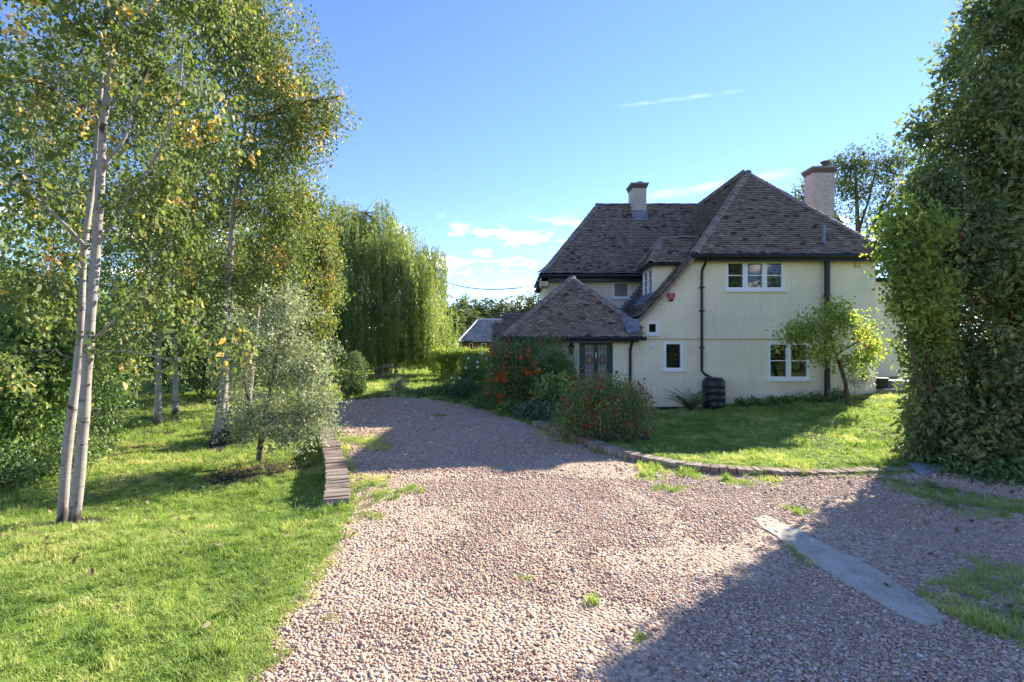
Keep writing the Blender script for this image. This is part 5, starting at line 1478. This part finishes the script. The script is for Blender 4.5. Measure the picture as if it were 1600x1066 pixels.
# ---- border plants between the drive and the porch
BG = 'border plants along the curved drive edge'
def border(px_, py_, d_, rx, rz, ry, label, mat, L, W, ncl=110, nl=20, name='border_plant', **kw):
    c_ = P(px_, py_, d_); base = gnd(c_.x, c_.y)
    return shrub(name, label, 'plant', base, bpx((px_, py_, d_, rx, rz, ry)), ncl, nl, max(.05, L * 1.1), L, W, mat, BG, stems=3, srad=.008, **kw)
border(622, 606, 19.0, 20, 14, .4, 'pale grey green mound at the tip of the border', L_silver, .06, .03, tmean=.62)
border(655, 616, 18.0, 26, 10, .4, 'low green plant next to the pale mound', L_dark, .07, .03, tmean=.6)
border(690, 612, 17.6, 26, 14, .4, 'medium green plant in the border before the rose', L_mid, .07, .03, tmean=.4)
border(722, 612, 16.6, 24, 20, .4, 'blue green plant below the white rose', L_blue, .07, .03)
border(765, 630, 14.6, 26, 22, .4, 'dark spreading plant left of the orange berried bush', L_dark, .07, .03, tmean=.5, ncl=160)
border(800, 640, 13.2, 26, 12, .35, 'low green plant at the foot of the orange berried bush', L_mid, .06, .035, tmean=.35)
border(838, 644, 12.6, 34, 14, .35, 'spreading grey green plant at the drive edge by the edging', L_blue, .065, .04, tmean=.6, ncl=160)
border(884, 668, 10.9, 26, 9, .28, 'low green ground plant under the red flowering bush', L_mid, .05, .03, tmean=.4)
border(862, 606, 13.4, 26, 22, .35, 'leafy bright green plant before the orange berried bush', L_mid, .11, .075, quads=True, tmean=.62, ncl=90, nl=10)
t, c = shrub('rose_bush', 'tall green rose bush with a few white flowers', 'bush', gnd(P(742, 590, 18).x, 18.0), bpx((742, 580, 18, 28, 28, .7), (722, 597, 17.8, 26, 18, .6), (760, 600, 17.6, 22, 22, .5)), 330, 22, .11, .06, .035, L_mid, tmean=.38)
for (px_, py_) in ((753, 552), (746, 566), (746, 574), (718, 591), (706, 591), (732, 560), (760, 560), (728, 575)):
    q = P(px_, py_, 17.35); bm = bmesh.new()
    for k in range(6):
        a = k * math.pi / 3
        bmesh.ops.create_icosphere(bm, subdivisions=1, radius=.026, matrix=Matrix.Translation(q + Vector((math.cos(a) * .026, random.uniform(-.02, .02), math.sin(a) * .026))))
    bm_obj('flower', bm, M_petal, t)
# firethorn with orange berries
bl = bpx((832, 572, 14.2, 68, 42, .55), (795, 605, 14.1, 40, 40, .5), (866, 592, 14.2, 32, 40, .45), (840, 620, 14.0, 60, 28, .45), (790, 560, 14.3, 34, 26, .4), (880, 600, 14.3, 26, 34, .35))
t, c = shrub('firethorn_bush', 'large dark green bush covered with orange berries beside the door', 'bush', gnd(P(835, 640, 14.2).x, 14.2), bl, 2300, 24, .085, .048, .024, L_dark, tmean=.55, srad=.03, shell=.35)
s, d, i = sample(bl, 330, .10, .25); m = d[:, 1] < .35; s = s[m] - np.array([0, .10, 0])
k = rng.poisson(1 + 9 * (vnoise(s[:, 0] * 3, s[:, 2] * 3, 77) > .55)); ix = np.repeat(np.arange(len(s)), k)
dots('berries', s[ix] + rng.normal(0, .045, (len(ix), 3)), .028, M_orange, t)
# fuchsia
b = G(950, 686, .03)
bl = bpx((945, 640, b.y, 58, 40, .65), (900, 655, b.y - .1, 36, 30, .5), (988, 648, b.y, 38, 34, .5), (940, 608, b.y + .1, 42, 24, .5), (985, 618, b.y + .1, 26, 20, .35), (905, 625, b.y, 26, 24, .4))
t, c = shrub('fuchsia_bush', 'rounded bush with arching stems and small red flowers on the lawn corner', 'bush', gnd(b.x, b.y), bl, 900, 24, .075, .038, .020, L_mid, tmean=.45, srad=.012, stems=9, shell=.45, rough=.35, lsd=.3)
s, d, i = sample(bl, 330, .12, .3); m = d[:, 1] < .5; s = s[m]
k = rng.integers(0, 4, len(s)); ix = np.repeat(np.arange(len(s)), k)
dots('blossoms', s[ix] + rng.normal(0, .03, (len(ix), 3)), .017, M_fuch, t, 1.7)
s, d, i = sample(bl, 620, .16, .4); ix = np.repeat(np.arange(620), 8)
me = leaf_mesh('reddish_shoots', s[ix] + d[ix] * .05 + rng.normal(0, .05, (4960, 3)), rng.normal(0, 1, (4960, 3)) + d[ix], rng.normal(0, 1, (4960, 3)), rng.uniform(.02, .04, 4960), rng.uniform(.01, .018, 4960), rng.random(4960))
o = link('reddish_shoots', me, leafmat('reddish_leaf', [(0, (.13, .09, .04)), (1, (.32, .15, .10))], .35, .5, .3, (1.3, 1.1, .8)), t); o['kind'] = 'stuff'
# ferns by the butt and plants along the wall foot
def fern(px_, py_, d_, n, ln, label, mat=None):
    q = P(px_, py_, d_); base = Vector(gnd(q.x, q.y)); t = empty('fern', base, label, 'fern')
    Pp, A_, N_, L_, W_, T_, ST = [], [], [], [], [], [], []
    for k in range(n):
        a = rng.uniform(0, 6.28); el = rng.uniform(.7, 1.35); l = ln * rng.uniform(.6, 1.1)
        d = np.array([math.cos(a) * math.cos(el), math.sin(a) * math.cos(el) * .6, math.sin(el)])
        line = []
        for j in range(16):
            s_ = j / 15
            pt = np.array(base) + d * l * s_ + np.array([math.cos(a), math.sin(a) * .6, -.9]) * l * .35 * s_ ** 2.2
            line.append(pt)
            if j > 2:
                for sg in (-1, 1):
                    sd = np.array([-math.sin(a), math.cos(a), 0]) * sg + d * .4
                    Pp.append(pt); A_.append(sd + rng.normal(0, .12, 3)); N_.append(np.array([d[0] * -.5, d[1] * -.5, 1]) + rng.normal(0, .2, 3)); L_.append(l * .22 * (1 - .75 * s_)); W_.append(.028); T_.append(rng.normal(.45, .12))
        ST.append(line)
    link('fronds', leaf_mesh('fronds', np.array(Pp), np.array(A_), np.array(N_), np.array(L_), np.array(W_), np.array(T_)), mat or L_dark, t)
    v, f = np_tubes('', np.array(ST), np.full((n, 16), .004), 4); link('stalks', fast_mesh('stalks', v, f), M_twig, t)
    for o in t.children: o['kind'] = 'stuff'
fern(1078, 640, 14.2, 34, .95, 'green fern clump at the wall foot left of the water butt', L_mid)
WF = 'low plants along the foot of the house wall'
for k, (px_, py_, rx, rz, d_) in enumerate([(1158, 636, 12, 6, 14.5), (1180, 634, 13, 7, 14.5), (1204, 633, 13, 7, 14.5), (1228, 631, 13, 7, 14.6), (1252, 630, 13, 8, 14.6), (1276, 627, 12, 8, 14.6), (1306, 622, 16, 10, 14.5)]):
    c_ = P(px_, py_, d_)
    labs = ['low leafy plant at the wall foot just right of the water butt', 'low leafy plant at the wall foot right of the first one', 'low leafy plant at the wall foot below the left edge of the lower window', 'low leafy plant at the wall foot under the middle of the lower window', 'low leafy plant at the wall foot under the right light of the lower window', 'low leafy plant at the wall foot left of the thick black pipe', 'pale leaved low plant at the base of the thick black pipe'][k]
    shrub('wall_foot_plant', labs, 'plant', gnd(c_.x, c_.y), bpx((px_, py_, d_, rx, rz + 3, .2)), 55, 14, .05, .085, .06, L_mid if k < 6 else L_silver, WF if k < 6 else None, stems=2, srad=.006, tmean=.35, up=1.0)
# dry white-flowered stems
q = P(1335, 622, 14.3); base = Vector(gnd(q.x, q.y))
t = empty('pale_seed_plant', base, 'wispy pale plant gone to seed before the right end of the wall', 'plant')
bl = bpx((1335, 596, 14.3, 26, 20, .35), (1350, 585, 14.3, 20, 14, .3)); L_pale = leafmat('pale_seed_leaf', [(0, (.30, .30, .20)), (1, (.62, .60, .48))], .5, .6, .2, (1.1, 1.1, .9))
cr, c, bid = foliage('seed_heads', bl, 90, 10, .05, .05, .022, L_pale, t, tmean=.5); skeleton(t, [([base, base + Vector((.02, 0, .3)), P(1335, 596, 14.3)], [.008, .006, .003])], bl, c, bid, M_bark, M_twig, 60, .006, .003, name='stem', seg=5)

# ---- small fruit tree on the right lawn
d_ = 13.3; b = P(1325, 636, d_); b.z = gz(b.x, b.y) - .05
t = empty('apple_tree', b, 'small leaning fruit tree with glowing yellow green leaves on the right lawn', 'tree')
bl = bpx((1270, 515, d_, 48, 26, .6), (1310, 500, d_, 45, 30, .65), (1350, 520, d_, 32, 34, .55), (1240, 525, d_ - .1, 28, 22, .4), (1335, 565, d_, 34, 20, .45), (1285, 550, d_ - .2, 36, 20, .45), (1300, 478, d_, 28, 12, .4), (1370, 545, d_, 14, 16, .3))
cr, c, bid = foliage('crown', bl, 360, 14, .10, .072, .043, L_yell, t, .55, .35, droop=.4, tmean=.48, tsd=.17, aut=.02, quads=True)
skeleton(t, [([b, P(1321, 600, d_), P(1312, 570, d_), P(1302, 545, d_), P(1296, 510, d_)], [.062, .050, .044, .034, .016]), ([P(1304, 550, d_), P(1285, 540, d_), P(1262, 520, d_)], [.026, .02, .01]), ([P(1306, 555, d_), P(1330, 540, d_ + .1), P(1355, 528, d_ + .1)], [.026, .02, .01]), ([P(1308, 560, d_), P(1290, 562, d_ - .1), P(1270, 568, d_ - .2)], [.018, .014, .008])], bl, c, bid, M_bark, M_twig, 200, .014, .004)
for (px_, py_) in ((1313, 511), (1333, 530), (1301, 520), (1313, 566), (1352, 540)):
    bm = bmesh.new(); bmesh.ops.create_icosphere(bm, subdivisions=2, radius=.035, matrix=Matrix.Translation(P(px_, py_, d_ - .3))); bm_obj('apple', bm, M_rberry, t, smooth=True)

# ---- tall holly on the right
sunside = lambda c: c[:, 0] * .688 - c[:, 1] * .725 > -1.72 + .24 * (1 - sstep(2.9, 3.5, c[:, 2]))      # its flank runs along the edge of the shade on the drive
b = Vector((8.5, 8.6, gz(8.5, 8.6) - .1))
t = empty('holly_tree', b, 'towering glossy holly with red berries reaching the ground on the right', 'tree')
bl = bpx((1590, 40, 8.6, 85, 100, 1.2), (1535, 215, 8.5, 80, 105, 1.1), (1620, 230, 8.5, 110, 150, 1.4), (1475, 400, 8.3, 66, 70, .9), (1555, 410, 8.3, 100, 110, 1.3), (1490, 570, 8.2, 62, 90, .9), (1580, 610, 8.0, 100, 110, 1.2), (1490, 680, 8.0, 72, 55, .8), (1650, 470, 8.4, 100, 150, 1.3),
         (1460, 300, 8.3, 34, 45, .5), (1442, 205, 8.5, 24, 20, .25), (1500, 100, 8.5, 22, 45, .4), (1450, 480, 8.2, 40, 50, .6), (1440, 640, 8.1, 34, 60, .45), (1432, 560, 8.1, 24, 45, .35), (1450, 700, 8.0, 40, 34, .45), (1600, -120, 8.8, 110, 100, 1.3), (1700, -60, 8.8, 120, 150, 1.4), (1472, 345, 8.4, 44, 40, .6), (1570, 700, 7.6, 80, 60, .7))
cr, c, bid = foliage('crown', bl, 5600, 21, .10, .085, .042, L_holly, t, .42, .45, droop=.15, tmean=.56, tsd=.20, aut=.06, quads=True, floor=b.z + .12, lsd=.25, clip=sunside)
skeleton(t, [([b, b + Vector((-.05, 0, 2)), b + Vector((.1, -.05, 4.5)), b + Vector((.2, 0, 7.2))], [.20, .16, .11, .03])], bl, c, bid, M_bark, M_twig, 900, .022, .005, .1, limb_from=.05)
s, d, i = sample(bl, 300, .12, .3); m = (d[:, 1] < .3) & sunside(s); s = s[m]; k = rng.integers(2, 11, len(s)); ix = np.repeat(np.arange(len(s)), k)
dots('berries', s[ix] + rng.normal(0, .03, (len(ix), 3)), .011, M_rberry, t)
# sunlit shrub growing out of the holly's left flank
b = Vector(gnd(6.75, 7.95))
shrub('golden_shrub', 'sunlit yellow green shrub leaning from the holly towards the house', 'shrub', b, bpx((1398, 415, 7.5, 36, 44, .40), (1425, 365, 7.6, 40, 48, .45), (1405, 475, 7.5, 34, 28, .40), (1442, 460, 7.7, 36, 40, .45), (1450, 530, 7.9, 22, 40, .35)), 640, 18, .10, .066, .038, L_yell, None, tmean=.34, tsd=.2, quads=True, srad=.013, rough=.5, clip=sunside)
b = Vector(gnd(7.0, 7.3))
shrub('ivy_bank', 'dark ivy and seedlings carpeting the ground below the holly', 'ground cover', b, bpx((1500, 738, 7.4, 70, 18, .5), (1570, 745, 7.0, 70, 24, .6), (1640, 760, 6.8, 60, 24, .6), (1450, 715, 8.0, 40, 16, .4)), 300, 17, .08, .055, .038, L_dark, None, stems=3, tmean=.5, up=1.2, droop=.1)

# ---- tree behind the house
d_ = 30.0; b = Vector((P(1335, 500, d_).x, d_, -.2))
t = empty('open_crowned_tree', b, 'open crowned tree with bare lower branches behind the right chimney', 'tree')
bl = bpx((1330, 262, d_, 50, 30, 2.2), (1385, 258, d_, 50, 30, 2.2), (1270, 300, d_, 28, 24, 1.6), (1420, 300, d_, 45, 45, 2.2), (1345, 300, d_, 60, 30, 2.0, .6), (1300, 335, d_, 30, 25, 1.6, .6), (1375, 350, d_, 40, 40, 2.0, .6))
cr, c, bid = foliage('crown', bl, 620, 15, .20, .16, .09, L_far, t, .5, .35, droop=.4, tmean=.45)
f_ = lambda l: [P(x, y, d_) for x, y in l]
skeleton(t, [([b] + f_([(1338, 450), (1342, 400), (1340, 350), (1338, 300), (1335, 255)]), [.26, .22, .17, .12, .08, .02]), (f_([(1341, 400), (1320, 360), (1300, 325), (1280, 300)]), [.10, .08, .055, .02]), (f_([(1342, 395), (1365, 350), (1385, 310), (1400, 270)]), [.11, .08, .055, .02]), (f_([(1341, 360), (1355, 320), (1365, 280), (1370, 250)]), [.09, .06, .045, .015]), (f_([(1342, 410), (1380, 380), (1415, 345), (1430, 300)]), [.10, .08, .05, .02])], bl, c, bid, M_bark, M_bark, 330, .045, .014, .15)
# ---- distant wood
WG = 'distant trees beyond the outbuilding'
for k, (px_, py_, dd, rx) in enumerate([(640, 470, 92, 34), (690, 468, 95, 34), (728, 462, 88, 26), (756, 468, 90, 24), (785, 468, 84, 24), (812, 463, 90, 26), (838, 458, 86, 28), (870, 455, 90, 30), (705, 482, 66, 20), (735, 490, 70, 18)]):
    labs = ['distant round tree hidden behind the willow', 'distant tree showing at the edge of the willow', 'distant tree with the tallest crown right of the willow', 'distant tree over the slate roof ridge', 'distant tree left of the two lean-to roofs', 'distant tree above the lean-to roof ridge', 'distant tall tree beside the left wing eaves', 'distant tree hidden behind the left wing', 'nearer yellow green tree just right of the willow', 'nearer dark tree directly behind the slate roof']
    q = P(px_, py_, dd); b = Vector((q.x, dd, gz(q.x, dd) - .5)); t = empty('distant_tree', b, labs[k], 'tree', WG)
    w = rx * dd / F; hh = q.z - b.z
    bl = bw((q.x, dd, b.z + hh * .76, w * .7, w * .7, hh * .24), (q.x - w * .45, dd, b.z + hh * .5, w * .7, w * .6, hh * .28), (q.x + w * .45, dd, b.z + hh * .52, w * .7, w * .6, hh * .28), (q.x, dd - 1, b.z + hh * .25, w, w * .6, hh * .25))
    cr, c, bid = foliage('crown', bl, 260, 16, .42, .42, .28, L_far, t, .3, .4, tmean=.35 + .2 * (k % 3), droop=.2)
    skeleton(t, [([b, b + Vector((0, 0, hh * .4)), b + Vector((0, 0, hh * .8))], [.4, .3, .1])], bl, c, bid, M_bark, M_bark, 0, .1)
# ---- garden trees behind and to the right of the camera (they show in the window glass)
for k, (x_, y_, hgt, w_) in enumerate([(16.0, 1.0, 6.5, 2.0), (19.5, -3.5, 7.5, 2.6), (14.0, -5.5, 7, 2.2), (23.5, 1.5, 8, 2.6), (25, -8, 9, 3.0), (11.0, -10.5, 7.5, 2.4)]):
    labs = ['garden tree facing the lower windows', 'garden tree mirrored in the upper window', 'garden tree across the drive from the door', 'garden tree far to the right of the holly', 'tallest garden tree at the back of the drive', 'garden tree beside the drive entrance']
    b = Vector(gnd(x_, y_)); t = empty('garden_tree', b, labs[k], 'tree', 'garden trees across the drive')
    bl = bw((x_, y_, hgt * .72, w_, w_, hgt * .26), (x_ - w_ * .4, y_, hgt * .45, w_ * .8, w_ * .7, hgt * .2), (x_ + w_ * .4, y_ + .4, hgt * .48, w_ * .8, w_ * .7, hgt * .22), (x_, y_, hgt * .2, w_ * .9, w_ * .7, hgt * .12, .5))
    cr, c, bid = foliage('crown', bl, 330, 16, .28, .17, .11, L_mid, t, tmean=.4, droop=.4)
    skeleton(t, [([b - Vector((0, 0, .2)), b + Vector((.1, 0, hgt * .4)), b + Vector((0, .1, hgt * .85))], [.14, .11, .04])], bl, c, bid, M_birch, M_bark, 60, .05, .012)
